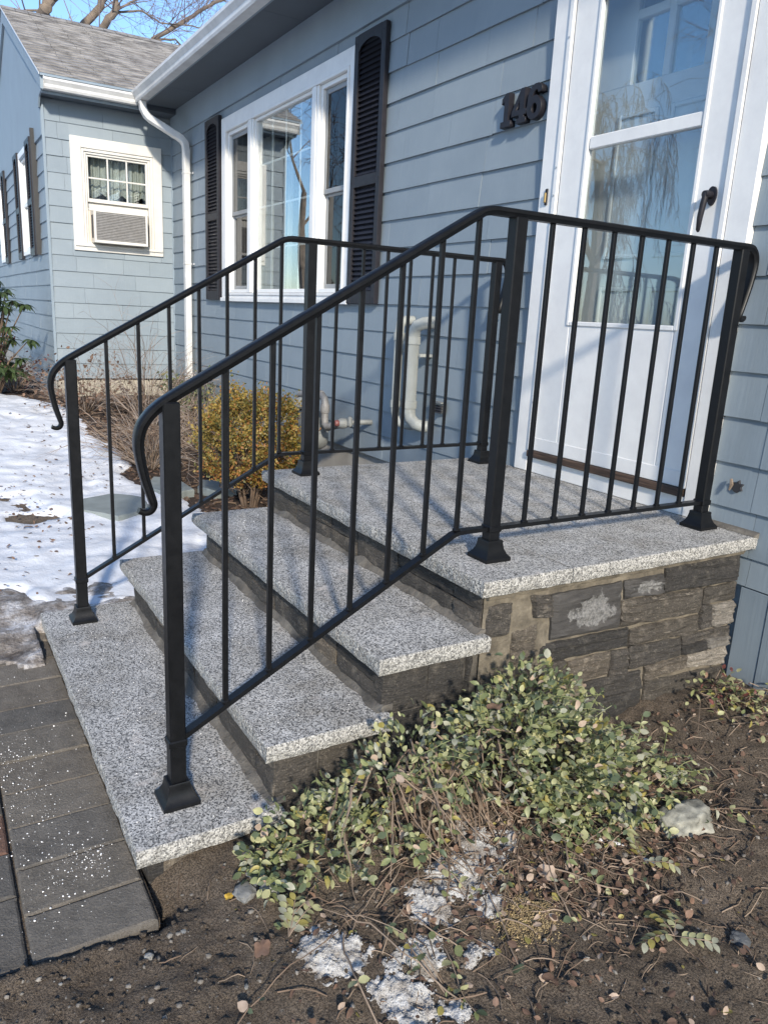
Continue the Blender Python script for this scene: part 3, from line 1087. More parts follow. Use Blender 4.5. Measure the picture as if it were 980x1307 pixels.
def sweep(mb, path, prof, x0, scales=None):
    """path in the (y, z) plane at x0"""
    polys = []
    for i, (y, z) in enumerate(path):
        a = path[max(0, i - 1)]
        b = path[min(len(path) - 1, i + 1)]
        t = Vector((b[0] - a[0], b[1] - a[1]))
        t.normalize()
        n = Vector((-t.y, t.x))
        if i == 0:
            s0 = n
        sc = scales[i] if scales else 1.0
        polys.append([(x0 + px * sc, y + n.x * pn * sc, z + n.y * pn * sc) for px, pn in prof])
    mb.rings(polys)


def smooth_path(pts, n=6):
    out = []
    P = [pts[0]] + pts + [pts[-1]]
    for i in range(1, len(P) - 2):
        p0, p1, p2, p3 = P[i - 1], P[i], P[i + 1], P[i + 2]
        for k in range(n):
            t = k / n
            out.append(tuple(0.5 * ((2 * p1[j]) + (-p0[j] + p2[j]) * t + (2 * p0[j] - 5 * p1[j] + 4 * p2[j] - p3[j]) * t * t + (-p0[j] + 3 * p1[j] - 3 * p2[j] + p3[j]) * t ** 3) for j in (0, 1)))
    out.append(pts[-1])
    return out


BAL_FLAT = [-1.001, -0.873, -0.746, -0.621, -0.496, -0.373, -0.252]
BAL_SLOPE = [-1.268, -1.385, -1.507, -1.626, -1.748, -1.870, -1.993]


def top_z(y):
    return APEX[1] if y > APEX[0] else APEX[1] + (y - APEX[0]) * (APEX[1] - LOW[1]) / (APEX[0] - LOW[0])


def bot_z(y):
    return 0.100 if y > -1.268 else 0.100 + (y + 1.268) * 0.556


def build_railing(x, label, hook):
    root = thing('stair_railing', label, 'railing', (x, YL, 0), 'black railings of the steps')
    off = Vector((-x, -YL, 0))

    def kid(mb, name, mat='black_metal', smooth=False, parent=root):
        o = mb.build(name, mat, parent, smooth)
        if parent is root:
            o.location = off
        return o
    for y, zb in ((YB, SZ[3]), (YL, 0.0), (YWL, 0.0)):
        h = 0.0205
        mb = MB()
        mb.cbox(x - h, x + h, y - h, y + h, zb + 0.002, top_z(y) - 0.012, 0.003)
        p = kid(mb, 'post')
        # cast shoe round the foot of the post, one concave pyramid
        prof = [(0.0483, 0.0), (0.0483, 0.011), (0.0455, 0.0135), (0.038, 0.022), (0.0315, 0.036), (0.0282, 0.053), (0.0282, 0.061), (0.0262, 0.064), (0.021, 0.064)]
        mb = MB()
        mb.rings([[(x + sx * r, y + sy * r, zb + 0.0005 + z) for sx, sy in ((-1, -1), (1, -1), (1, 1), (-1, 1))] for r, z in prof])
        s = mb.build('base_shoe', 'black_metal', p, True)
        s.location = (0, 0, 0)
    # cap rail with its lamb's tongue ends
    low_dir = (APEX[1] - LOW[1]) / (APEX[0] - LOW[0])
    tongue = [(-2.105, 0.529), (-2.147, 0.503), (-2.176, 0.477), (-2.196, 0.447), (-2.203, 0.412), (-2.200, 0.375), (-2.190, 0.325), (-2.176, 0.278), (-2.172, 0.262), (-2.178, 0.250), (-2.190, 0.247), (-2.203, 0.252)]
    path = smooth_path(tongue, 5)[::-1]
    n_t = len(path)
    sc = [0.55 + 0.45 * min(1, i / (n_t * 0.72)) for i in range(n_t)]
    ya = APEX[0]
    path += [(-1.9, top_z(-1.9)), (-1.6, top_z(-1.6)), (ya - 0.035, top_z(ya - 0.035)), (ya - 0.012, top_z(ya - 0.012) - 0.001), (ya + 0.012, APEX[1] - 0.002), (ya + 0.03, APEX[1])]
    if hook:
        end = [(-0.16, APEX[1]), (-0.085, APEX[1]), (-0.058, APEX[1] - 0.010), (-0.041, APEX[1] - 0.035), (-0.037, APEX[1] - 0.07), (-0.047, APEX[1] - 0.13), (-0.066, APEX[1] - 0.20), (-0.075, APEX[1] - 0.232), (-0.072, APEX[1] - 0.246), (-0.056, APEX[1] - 0.246), (-0.045, APEX[1] - 0.238)]
        e = smooth_path(end, 5)
    else:
        e = [(-0.16, APEX[1]), (-0.086, APEX[1])]
    sc += [1.0] * 6
    m = len(e)
    sc += [1.0 - (0.42 * max(0, (i / m - 0.3) / 0.7) if hook else 0) for i in range(m)]
    mb = MB()
    sweep(mb, path + e, RAIL_PROF, x, sc)
    kid(mb, 'top_rail', smooth=True)
    # bottom rail
    prof = [(-0.0135, -0.0065), (0.0135, -0.0065), (0.0135, 0.0065), (-0.0135, 0.0065)]
    bp = [(YB + 0.018, bot_z(YB + 0.018)), (-1.28, bot_z(-1.28)), (-1.262, 0.0985), (-1.24, 0.100), (YWL - 0.018, 0.100)]
    mb = MB()
    sweep(mb, bp, prof, x)
    br = kid(mb, 'bottom_rail')
    mbw = MB()
    for y in BAL_FLAT + BAL_SLOPE:
        b = 0.0066
        mb = MB()
        mb.cbox(x - b, x + b, y - b, y + b, bot_z(y) + 0.004, top_z(y) - 0.011, 0.0012)
        kid(mb, 'baluster')
        mbw.cbox(x - 0.009, x + 0.010, y - 0.010, y + 0.011, bot_z(y) + 0.003, bot_z(y) + 0.0125, 0.003)
    # small weld beads at the foot of the balusters
    kid(mbw, 'weld_bead', 'black_metal')
    for y in (YB, YL, YWL):
        mb = MB()
        zz = bot_z(y)
        mb.cbox(x - 0.024, x + 0.024, y - 0.024, y + 0.024, zz - 0.010, zz + 0.010, 0.003)
        kid(mb, 'collar')
    return root


build_railing(XN, 'black metal stair railing on the near side of the steps, beside the bare soil', True)
build_railing(XF, 'black metal stair railing on the far side of the steps, before the window', True)

# ------------------------------------------------------------------ the house
HOUSE = thing('house', 'blue grey shingled house with white trim, black shutters and a side wing', 'house', (-3.0, 0.0, -0.6))
HOFF = Vector((3.0, 0.0, 0.6))


def hk(mb, name, mat, parent=None, smooth=False, label=None):
    o = mb.build(name, mat, parent or HOUSE, smooth)
    if parent is None:
        o.location = HOFF
    if label:
        o['label'] = label
    return o


def subtract(r, hole):
    """rectangle (a0,a1,z0,z1) minus hole -> list of rectangles"""
    a0, a1, z0, z1 = r
    b0, b1, w0, w1 = hole
    if b1 <= a0 or b0 >= a1 or w1 <= z0 or w0 >= z1:
        return [r]
    out = []
    if b0 > a0:
        out.append((a0, b0, z0, z1))
    if b1 < a1:
        out.append((b1, a1, z0, z1))
    m0, m1 = max(a0, b0), min(a1, b1)
    if w0 > z0:
        out.append((m0, m1, z0, w0))
    if w1 < z1:
        out.append((m0, m1, w1, z1))
    return out


def wall_slab(name, plane, pos, a0, a1, z0, z1, holes, thick, parent=None, mat='board_paint'):
    rects = [(a0, a1, z0, z1)]
    for h in holes:
        rects = [q for r in rects for q in subtract(r, h)]
    mb = MB()
    for (b0, b1, w0, w1) in rects:
        if plane == 'y':
            mb.box(b0, b1, pos, pos + thick, w0, w1)
        else:
            mb.box(pos - thick, pos, b0, b1, w0, w1)
    return hk(mb, name, mat, parent)


def shingles(wall, plane, pos, a0, a1, lines, holes, rng, wmin, wmax, ztop, as_objects=True, name='shingle', first_thick=0.011):
    """lines: bottoms of the courses from low to high"""
    loose = MB()
    for k, zb in enumerate(lines):
        zt = (lines[k + 1] if k + 1 < len(lines) else ztop) + (0.012 if k + 1 < len(lines) else 0)
        face_top = (zt - zb)
        a = a0
        first = True
        while a < a1 - 1e-6:
            w = rng.uniform(wmin, wmax) * (rng.uniform(.35, 1) if first else 1)
            first = False
            if a1 - (a + w) < 0.08:
                w = a1 - a
            b0, b1 = max(a, a0), min(a + w, a1)
            a += w
            pieces = [(b0 + 0.001, b1 - 0.001, zb, zt)]
            for h in holes:
                pieces = [q for r in pieces for q in subtract(r, h)]
            j = rng.uniform(-0.0018, 0.0018)
            jz = rng.uniform(-0.002, 0.002)
            for (c0, c1, w0, w1) in pieces:
                if c1 - c0 < 0.012 or w1 - w0 < 0.01:
                    continue
                fb = (0.014 + j) - 0.0125 * (w0 - zb) / face_top
                ft = (0.014 + j) - 0.0125 * (w1 - zb) / face_top
                zz = w0 + (jz if w0 == zb else 0)
                mb = MB()
                ca, cz = (c0 + c1) / 2, (zz + w1) / 2
                h0, h1 = c0 - ca, c1 - ca
                v0, v1 = zz - cz, w1 - cz
                if plane == 'y':
                    v = [(h0, 0.002, v0), (h1, 0.002, v0), (h1, 0.002, v1), (h0, 0.002, v1), (h0, -fb, v0), (h1, -fb, v0), (h1, -ft, v1), (h0, -ft, v1)]
                    loc = Vector((ca, pos, cz))
                else:
                    v = [(-0.002, h0, v0), (-0.002, h1, v0), (-0.002, h1, v1), (-0.002, h0, v1), (fb, h0, v0), (fb, h1, v0), (ft, h1, v1), (ft, h0, v1)]
                    loc = Vector((pos, ca, cz))
                f = [(0, 1, 2, 3), (4, 5, 6, 7), (0, 1, 5, 4), (3, 2, 6, 7), (0, 4, 7, 3), (1, 2, 6, 5)]
                if as_objects:
                    mb.add(v, f)
                    mb.build(name, 'shingle_paint', wall, loc=loc)
                else:
                    loose.add([Vector(p) + loc for p in v], f)
    if not as_objects and loose.v:
        o = loose.build(name, 'shingle_paint', wall)
        o['kind'] = 'stuff'


XW = -5.88          # wing side wall plane (looks +x)
YF = -1.32          # wing front wall plane (looks -y)
WIN = (-4.166, -1.57, 0.80, 2.407)
WIN_HOLE = (-4.02, -1.70, 0.88, 2.26)
DOOR = (0.302, 1.435, -0.02, 2.32)
DOOR_HOLE = (0.40, 1.335, 0.0, 2.22)
ACW = (-1.078, -0.131, 1.25, 2.385)
AC_HOLE = (-0.955, -0.235, 1.30, 2.27)


def build_walls():
    rng = random.Random(3)
    L = [1.816 - 0.1697 * k for k in range(12, -5, -1)]
    L = [z for z in L if -0.25 < z < 2.47]
    w = wall_slab('wall', 'y', 0.004, XW, 0.35, -0.10, 2.76, [WIN_HOLE, DOOR_HOLE], 0.14)
    L[0] = -0.21
    shingles(w, 'y', 0.0, XW + 0.005, 0.303, L, [WIN, DOOR], rng, 0.30, 0.62, 2.50)
    w2 = wall_slab('wall', 'y', 0.004, 1.435, 6.5, -0.75, 2.76, [], 0.14)
    LR = [0.081 + 0.1697 * k for k in range(-2, 15)]
    LR[0] = -0.20
    LR[1] = -0.09
    LR = [z for z in LR if z < 2.47]
    shingles(w2, 'y', 0.0, 1.436, 2.05, LR, [], rng, 0.14, 0.30, 2.50)
    shingles(w2, 'y', 0.0, 2.05, 6.5, LR, [], rng, 0.18, 0.34, 2.50, False)
    mb = MB()
    mb.cbox(1.63, 1.745, -0.012, 0.003, -0.75, -0.205, 0.002)
    mb.cbox(1.748, 1.90, -0.015, 0.003, -0.75, -0.205, 0.002)
    hk(mb, 'skirt_board', 'shingle_paint', w2)
    mb = MB()
    mb.cbox(1.903, 6.5, -0.013, 0.003, -0.75, -0.205, 0.002)
    hk(mb, 'skirt_board', 'shingle_paint', w2)
    # a torn hole in the shingles by the door
    mb = MB()
    pts = []
    r2 = random.Random(8)
    for k in range(14):
        a = 2 * math.pi * k / 14
        r = r2.uniform(0.012, 0.026)
        pts.append((1.545 + r * math.cos(a), 0.165 + 1.2 * r * math.sin(a)))
    mb.prism(pts, 'y', -0.0175, -0.004)
    hk(mb, 'hole', 'ac_dark', w2)
    mb = MB()
    mb.tube([(1.520, -0.019, 0.190), (1.532, -0.030, 0.172), (1.528, -0.034, 0.150)], [0.005, 0.007, 0.003], 5)
    hk(mb, 'splinter', 'stem_tan', w2)
    # over the door
    wall_slab('wall', 'y', 0.004, 0.3505, 1.4345, 2.32, 2.76, [], 0.14)
    # wing side wall
    LA = [2.495 - 0.1633 * k for k in range(17, -1, -1)]
    LA = [z for z in LA if z > -0.2]
    w3 = wall_slab('wall', 'x', XW - 0.004, YF, 0.0, -0.12, 2.80, [AC_HOLE], 0.12)
    shingles(w3, 'x', XW, YF + 0.006, -0.006, LA, [ACW], rng, 0.28, 0.60, 2.70)
    mb = MB()
    mb.cbox(XW - 0.018, XW + 0.017, YF - 0.017, YF + 0.012, -0.14, 2.70, 0.003)
    hk(mb, 'corner_board', 'board_paint', w3)
    mb = MB()
    mb.cbox(XW + 0.001, XW + 0.018, -0.020, -0.002, -0.14, 2.70, 0.003)
    hk(mb, 'corner_board', 'board_paint', w3)
    # wing front wall
    fw = [(-7.90, -7.10, 1.24, 2.44), (-10.75, -9.98, 1.24, 2.44)]
    w4 = wall_slab('wall', 'y', YF + 0.004, -12.0, XW - 0.004, -0.12, 2.9, fw, 0.12)
    LF = [2.345 - 0.1633 * k for k in range(16, -1, -1)]
    LF = [z for z in LF if z > -0.14]
    shingles(w4, 'y', YF, -12.0, XW - 0.018, LF, fw, rng, 0.55, 0.85, 2.36)
    # smooth gable panel
    mb = MB()
    mb.prism([(-12.0, 2.352), (XW - 0.006, 2.352), (XW - 0.006, 2.89), (-8.385, 4.06), (-11.0, 2.83), (-12.0, 2.60)], 'y', YF - 0.021, YF + 0.003)
    hk(mb, 'gable_panel', 'board_paint', w4)
    # foundations
    mb = MB(); mb.box(XW - 0.02, 0.03, 0.02, 0.16, -0.8, -0.10); hk(mb, 'foundation', 'concrete_grey')
    mb = MB(); mb.box(XW - 0.14, XW - 0.006, YF + 0.01, 0.02, -0.8, -0.14); hk(mb, 'foundation', 'concrete')
    mb = MB(); mb.box(-12.0, XW - 0.1405, YF + 0.006, YF + 0.14, -0.8, -0.12); hk(mb, 'foundation', 'concrete_grey')
    mb = MB(); mb.box(6.3, 6.5, 0.15, 6.0, -0.8, 2.75); mb.box(-12.0, 6.5, 6.0, 6.14, -0.8, 2.8); mb.box(-12.0, -11.88, YF + .14, 6.0, -.8, 2.8); hk(mb, 'back_wall', 'board_paint')
    mb = MB(); mb.box(XW - 0.12, 6.3, 0.15, 5.99, -0.3, -0.2); mb.box(-11.87, XW - 0.13, YF + 0.15, 5.99, -0.3, -0.2); hk(mb, 'room_floor', 'room_dark')
    mb = MB(); mb.box(-11.87, 6.3, 0.15, 5.99, 2.62, 2.70); mb.box(-11.87, XW - .13, YF + .15, 0.149, 2.62, 2.70); hk(mb, 'room_ceiling', 'room_dark')


build_walls()


def build_eaves():
    # main eave: frieze, soffit panels, fascia, gutter
    mb = MB()
    mb.cbox(XW + 0.02, 6.5, -0.024, 0.003, 2.492, 2.757, 0.002)
    hk(mb, 'frieze_board', 'board_paint')
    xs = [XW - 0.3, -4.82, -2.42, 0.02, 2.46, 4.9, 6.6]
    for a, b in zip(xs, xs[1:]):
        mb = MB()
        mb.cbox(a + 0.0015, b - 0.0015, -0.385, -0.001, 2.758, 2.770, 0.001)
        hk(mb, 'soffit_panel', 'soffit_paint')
    mb = MB()
    mb.cbox(-5.53, 6.7, -0.39, -0.365, 2.735, 2.90, 0.003)
    hk(mb, 'fascia', 'board_paint')
    # K-style gutter profile (y, z), thickness given by an inner line
    prof = [(-0.392, 2.728), (-0.468, 2.728), (-0.478, 2.745), (-0.480, 2.772), (-0.498, 2.795), (-0.510, 2.808), (-0.510, 2.832), (-0.500, 2.836), (-0.500, 2.826), (-0.502, 2.812), (-0.472, 2.776), (-0.468, 2.740), (-0.400, 2.737), (-0.392, 2.84)]
    mb = MB()
    mb.prism(prof, 'x', -5.52, 6.72)
    g = hk(mb, 'gutter', 'gutter_white')
    # roof of the main block
    mb = MB()
    y, z = -0.46, 2.853
    n = 0
    while y < 3.2:
        y2 = y + 0.128
        z2 = z + 0.128 * 0.40
        mb.add([(-5.60, y, z), (6.75, y, z), (6.75, y, z + 0.007), (-5.60, y, z + 0.007), (-5.60, y2, z2 + 0.002), (6.75, y2, z2 + 0.002)], [(0, 1, 2, 3), (3, 2, 5, 4), (0, 1, 5, 4)])
        y, z = y2, z2
    ztop = z
    mb.add([(-5.6, 3.2, ztop), (6.75, 3.2, ztop), (6.75, 6.5, ztop - 3.3 * .4), (-5.6, 6.5, ztop - 3.3 * .4)], [(0, 1, 2, 3)])
    hk(mb, 'roof', 'roof_shingle')
    # wing eave on the AC side
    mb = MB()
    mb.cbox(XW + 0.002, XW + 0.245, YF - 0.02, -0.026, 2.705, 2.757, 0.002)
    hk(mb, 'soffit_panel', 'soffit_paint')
    mb = MB()
    mb.cbox(XW + 0.225, XW + 0.25, YF - 0.03, -0.395, 2.69, 2.85, 0.003)
    hk(mb, 'fascia', 'board_paint')
    prof = [(XW + 0.252, 2.716), (XW + 0.325, 2.716), (XW + 0.336, 2.735), (XW + 0.338, 2.758), (XW + 0.355, 2.780), (XW + 0.365, 2.792), (XW + 0.365, 2.812), (XW + 0.355, 2.814), (XW + 0.355, 2.800), (XW + 0.328, 2.762), (XW + 0.322, 2.726), (XW + 0.260, 2.724), (XW + 0.252, 2.815)]
    mb = MB()
    mb.prism(prof, 'y', YF - 0.02, -0.44)
    g2 = hk(mb, 'gutter', 'gutter_white')
    # end cap of that gutter and the boxed return of the eave
    mb = MB()
    mb.prism([(XW + 0.250, 2.712), (XW + 0.328, 2.712), (XW + 0.342, 2.735), (XW + 0.358, 2.780), (XW + 0.369, 2.792), (XW + 0.369, 2.818), (XW + 0.250, 2.818)], 'y', YF - 0.026, YF - 0.0205)
    hk(mb, 'end_cap', 'gutter_white', g2)
    mb = MB()
    mb.prism([(XW - 0.02, 2.60), (XW + 0.02, 2.60), (XW + 0.10, 2.69), (XW + 0.249, 2.705), (XW + 0.249, 2.84), (XW - 0.02, 2.93)], 'y', YF - 0.040, YF - 0.0235)
    hk(mb, 'eave_return', 'board_paint')
    # wing roof: gable, ridge along y
    ax, az, ex, ez = -8.383, 4.184, -5.545, 2.850
    slope = (az - ez) / (ex - ax)
    n = 25
    rng = random.Random(2)
    mb = MB()
    y0, y1 = YF - 0.058, 4.5
    for side in (1, -1):
        for k in range(n):
            xa = ex - (ex - ax) * k / n
            xb = ex - (ex - ax) * (k + 1) / n
            za, zb = ez + (ex - xa) * slope, ez + (ex - xb) * slope
            ys = y0
            while ys < y1:
                ye = min(y1, ys + 0.305 + rng.uniform(-.01, .01))
                t = 0.015 + rng.uniform(-0.004, 0.004)
                if side == -1:
                    ye = y1
                A = [(xa, ys, za), (xa, ye - .004, za), (xa, ye - .004, za + t), (xa, ys, za + t), (xb, ys, zb + 0.002), (xb, ye - .004, zb + 0.002)]
                if side == -1:
                    A = [(2 * ax - p[0], p[1], p[2]) for p in A]
                mb.add(A, [(0, 1, 2, 3), (3, 2, 5, 4), (0, 1, 5, 4), (0, 3, 4), (1, 5, 2)])
                ys = ye
    rf = hk(mb, 'roof', 'roof_shingle')
    mb = MB()
    ys = y0
    while ys < y1:
        mb.prism([(ax - 0.13, az - 0.05), (ax, az + 0.022), (ax + 0.13, az - 0.05), (ax + 0.12, az - 0.058), (ax, az + 0.010), (ax - 0.12, az - 0.058)], 'y', ys, ys + 0.16)
        ys += 0.15
    hk(mb, 'ridge_cap', 'roof_shingle', rf)
    # deck and rake boards
    mb = MB()
    for s in (1, -1):
        def X(v):
            return v if s == 1 else 2 * ax - v
        mb.add([(X(ex + .02), y0 + .004, ez - 0.012), (X(ax), y0 + .004, az - 0.004), (X(ax), y1, az - 0.004), (X(ex + .02), y1, ez - 0.012), (X(ex + .02), y0 + .004, ez - 0.030), (X(ax), y0 + .004, az - 0.022), (X(ax), y1, az - 0.022), (X(ex + .02), y1, ez - 0.030)],
               [(0, 1, 2, 3), (4, 5, 6, 7), (0, 1, 5, 4), (1, 2, 6, 5), (2, 3, 7, 6), (3, 0, 4, 7)])
    hk(mb, 'roof_deck', 'board_paint', rf)
    for s in (1, -1):
        mb = MB()

        def X(v):
            return v if s == 1 else 2 * ax - v
        mb.prism([(X(ex - 0.02), ez - 0.022), (X(ax), az - 0.024), (X(ax), az - 0.175), (X(ex - 0.02), ez - 0.14)], 'y', YF - 0.050, YF - 0.0245)
        hk(mb, 'rake_board', 'board_paint', rf)
        mb = MB()
        mb.prism([(X(ex + 0.01), ez - 0.005), (X(ax), az + 0.004), (X(ax), az - 0.014), (X(ex + 0.01), ez - 0.022)], 'y', YF - 0.064, YF - 0.0585)
        hk(mb, 'drip_edge', 'gutter_white', rf)
    # downspout
    mb = MB()
    x = -5.15
    pth = [(-5.40, -0.432, 2.735), (-5.40, -0.432, 2.66), (-5.385, -0.405, 2.60), (-5.36, -0.375, 2.565), (-5.21, -0.155, 2.42), (-5.175, -0.105, 2.385), (-5.155, -0.075, 2.34), (x, -0.068, 2.28), (x, -0.068, -0.08), (x, -0.085, -0.12), (x, -0.15, -0.17)]
    def ring(p, q, w=0.038, d=0.030):
        pass
    rect = [(-0.040, -0.026), (-0.034, -0.032), (0.034, -0.032), (0.040, -0.026), (0.040, 0.026), (0.034, 0.032), (-0.034, 0.032), (-0.040, 0.026)]
    polys = []
    P = [Vector(p) for p in pth]
    for i, p in enumerate(P):
        t = (P[min(i + 1, len(P) - 1)] - P[max(i - 1, 0)]).normalized()
        ax1 = Vector((1, 0, 0))
        b = t.cross(ax1).normalized()
        a = b.cross(t).normalized()
        polys.append([p + a * u + b * w for u, w in rect])
    mb.rings(polys)
    d = hk(mb, 'downspout', 'gutter_white', None, True)
    for zz in (2.05, 1.15, -0.02):
        mb = MB()
        mb.cbox(x - 0.043, x + 0.043, -0.103, -0.033, zz, zz + 0.02, 0.003)
        mb.cbox(x + 0.04, x + 0.075, -0.022, -0.014, zz, zz + 0.02, 0.002)
        hk(mb, 'strap', 'gutter_white', d)
    return g


build_eaves()


def frame_rect(mb, plane, pos0, pos1, a0, a1, z0, z1, wl, wr, wb, wt, b=0.003):
    """four boards of a frame; top and bottom run between the sides"""
    def bx(p, q, r, s):
        if plane == 'y':
            mb.cbox(p, q, pos0, pos1, r, s, b)
        else:
            mb.cbox(pos0, pos1, p, q, r, s, b)
    bx(a0, a0 + wl, z0, z1)
    bx(a1 - wr, a1, z0, z1)
    bx(a0 + wl, a1 - wr, z1 - wt, z1)
    bx(a0 + wl, a1 - wr, z0, z0 + wb)


def wavy_curtain(mb, a0, a1, z0, z1, pos, plane='y', amp=0.02, waves=9, n=60, scallop=0.0):
    v, f = [], []
    for i in range(n + 1):
        t = i / n
        a = a0 + (a1 - a0) * t
        d = amp * math.sin(t * waves * 2 * math.pi) + amp * 0.5 * math.sin(t * waves * 4.7 + 1)
        zb = z0 + scallop * abs(math.sin(t * 3 * math.pi)) * -1
        for z in (zb, z1):
            v.append((a, pos + d, z) if plane == 'y' else (pos + d, a, z))
    for i in range(n):
        f.append((2 * i, 2 * i + 2, 2 * i + 3, 2 * i + 1))
    mb.add(v, f)


def build_picture_window():
    mb = MB()
    x0, x1, z0, z1 = WIN
    # flat casing with a moulded inner edge
    frame_rect(mb, 'y', -0.032, 0.003, x0, x1, z0, z1, 0.105, 0.09, 0.045, 0.105)
    frame_rect(mb, 'y', -0.040, -0.005, x0 + 0.105, x1 - 0.09, z0 + 0.045, z1 - 0.105, 0.022, 0.022, 0.02, 0.022)
    mb.cbox(x0 - 0.0, x1 + 0.0, -0.050, -0.033, z0 - 0.012, z0 + 0.022, 0.003)
    win = hk(mb, 'picture_window', 'white_paint', label='white framed window of three lights, wide fixed light in the middle')
    zb, zt = 0.868, 2.279
    # mullions
    for a, b in ((-3.505, -3.375), (-2.235, -2.12)):
        mb = MB()
        mb.cbox(a, b, -0.030, 0.06, zb, zt, 0.003)
        mb.cbox(a + 0.03, b - 0.03, -0.038, -0.029, zb, zt, 0.003)
        hk(mb, 'mullion', 'white_vinyl', win)
    # fixed centre light
    mb = MB()
    frame_rect(mb, 'y', -0.012, 0.05, -3.375, -2.235, zb, zt, 0.022, 0.022, 0.03, 0.022, 0.003)
    hk(mb, 'sash', 'white_vinyl', win)
    mb = MB(); mb.box(-3.352, -2.258, 0.012, 0.016, zb + 0.031, zt - 0.023); hk(mb, 'pane', 'glass', win)
    for k in (1, 2, 3):
        x = -3.352 + 1.094 * k / 4
        mb = MB(); mb.cbox(x - 0.008, x + 0.008, 0.022, 0.030, zb + 0.031, zt - 0.023, 0.002); hk(mb, 'muntin', 'white_vinyl', win)
        z = zb + 0.031 + (zt - zb - 0.054) * k / 4
        mb = MB(); mb.cbox(-3.352, -2.258, 0.0305, 0.038, z - 0.008, z + 0.008, 0.002); hk(mb, 'muntin', 'white_vinyl', win)
    # side double-hung lights behind dark screens
    for a, b in ((-4.039, -3.505), (-2.12, -1.682)):
        zm = 1.565
        mb = MB()
        frame_rect(mb, 'y', -0.012, 0.06, a, b, zb, zt, 0.03, 0.03, 0.03, 0.03, 0.003)
        hk(mb, 'jamb', 'white_vinyl', win)
        for (q0, q1, yy) in ((zm - 0.008, zt - 0.031, 0.012), (zb + 0.031, zm + 0.008, 0.034)):
            mb = MB()
            frame_rect(mb, 'y', yy, yy + 0.018, a + 0.031, b - 0.031, q0, q1, 0.03, 0.03, 0.034, 0.034, 0.003)
            hk(mb, 'sash', 'grey_sash', win)
            mb = MB(); mb.box(a + 0.0615, b - 0.0615, yy + 0.008, yy + 0.011, q0 + 0.0345, q1 - 0.0345); hk(mb, 'pane', 'screen_glass', win)
            xm = (a + b) / 2
            mb = MB(); mb.cbox(xm - 0.007, xm + 0.007, yy + 0.0125, yy + 0.0175, q0 + 0.0345, q1 - 0.0345, 0.001); hk(mb, 'muntin', 'white_vinyl', win)
            zz = (q0 + q1) / 2
            mb = MB(); mb.cbox(a + 0.0615, b - 0.0615, yy + 0.018, yy + 0.022, zz - 0.006, zz + 0.006, 0.001); hk(mb, 'muntin', 'grey_sash', win)
    # sheers inside
    mb = MB()
    wavy_curtain(mb, -3.37, -3.27, 0.9, 2.26, 0.30, waves=2, amp=0.015)
    hk(mb, 'curtain', 'curtain', win)
    mb = MB()
    wavy_curtain(mb, -4.0, -3.7, 0.9, 2.26, 0.30, waves=4, amp=0.015)
    hk(mb, 'curtain', 'sheer_curtain', win)
    mb = MB()
    wavy_curtain(mb, -2.1, -1.7, 1.5, 2.26, 0.26, waves=6, amp=0.015)
    hk(mb, 'curtain', 'sheer_curtain', win)
    mb = MB()
    mb.box(-4.3, -1.4, 1.25, 1.3, -0.2, 2.6); mb.box(-4.35, -4.3, 0.16, 1.3, -0.2, 2.6); mb.box(-1.4, -1.35, 0.16, 1.3, -0.2, 2.6)
    hk(mb, 'room_wall', 'room_dark', win)


build_picture_window()


def build_shutter(plane, pos, a0, a1, z0, z1, nslat, label=None, slats_as_parts=True, thick=0.034, lean=-1):
    """louvred shutter: pos = wall plane; looks -y"""
    st = 0.052
    zm = z0 + (z1 - z0) * 0.47
    mb = MB()
    y0, y1 = pos - 0.014 - thick, pos - 0.014
    mb.cbox(a0, a0 + st, y0, y1, z0, z1, 0.004)
    mb.cbox(a1 - st, a1, y0, y1, z0, z1, 0.004)
    mb.cbox(a0 + st, a1 - st, y0 + 0.001, y1, z0, z0 + 0.085, 0.003)
    mb.cbox(a0 + st, a1 - st, y0 + 0.001, y1, zm - 0.035, zm + 0.035, 0.003)
    # arched head
    w = a1 - a0 - 2 * st
    arch = [(a0 + st, z1), (a1 - st, z1), (a1 - st, z1 - 0.10)]
    for k in range(1, 10):
        t = k / 10
        arch.append((a1 - st - w * t, z1 - 0.10 + 0.05 * math.sin(math.pi * t) ** 0.6))
    arch.append((a0 + st, z1 - 0.10))
    mb.prism(arch, 'y', y0 + 0.001, y0 + 0.0085)
    mb.box(a0 + st, a1 - st, y1 - 0.006, y1 - 0.001, z0 + 0.08, z1 - 0.02)
    for sx in (a0 + 0.02, a1 - 0.02):
        for sz in (z0 + 0.04, z1 - 0.045, zm):
            mb.lathe([(0.005, 0), (0.004, -0.003)], (sx, y0, sz), 'y', 8)
    s = hk(mb, 'shutter', 'black_plastic', label=label)
    loose = MB()
    for lo, hi in ((z0 + 0.088, zm - 0.038), (zm + 0.038, z1 - 0.04)):
        n = max(4, int(round(nslat * (hi - lo) / (z1 - z0))))
        for k in range(n):
            z = lo + (hi - lo) * k / n
            h = (hi - lo) / n
            q = [(y0 + 0.009, z + 0.001), (y0 + 0.014, z + 0.0035), (y1 - 0.007, z + h * 1.02), (y1 - 0.009, z + h * 1.02 - 0.004)]
            aa, bb = a0 + st - 0.002, a1 - st + 0.002
            if slats_as_parts:
                m = MB()
                m.prism(q, 'x', aa, bb)
                m.build('slat', 'black_plastic', s)
            else:
                loose.prism(q, 'x', aa, bb)
    if not slats_as_parts:
        o = loose.build('slats', 'black_plastic', s)
        o['kind'] = 'stuff'
    return s


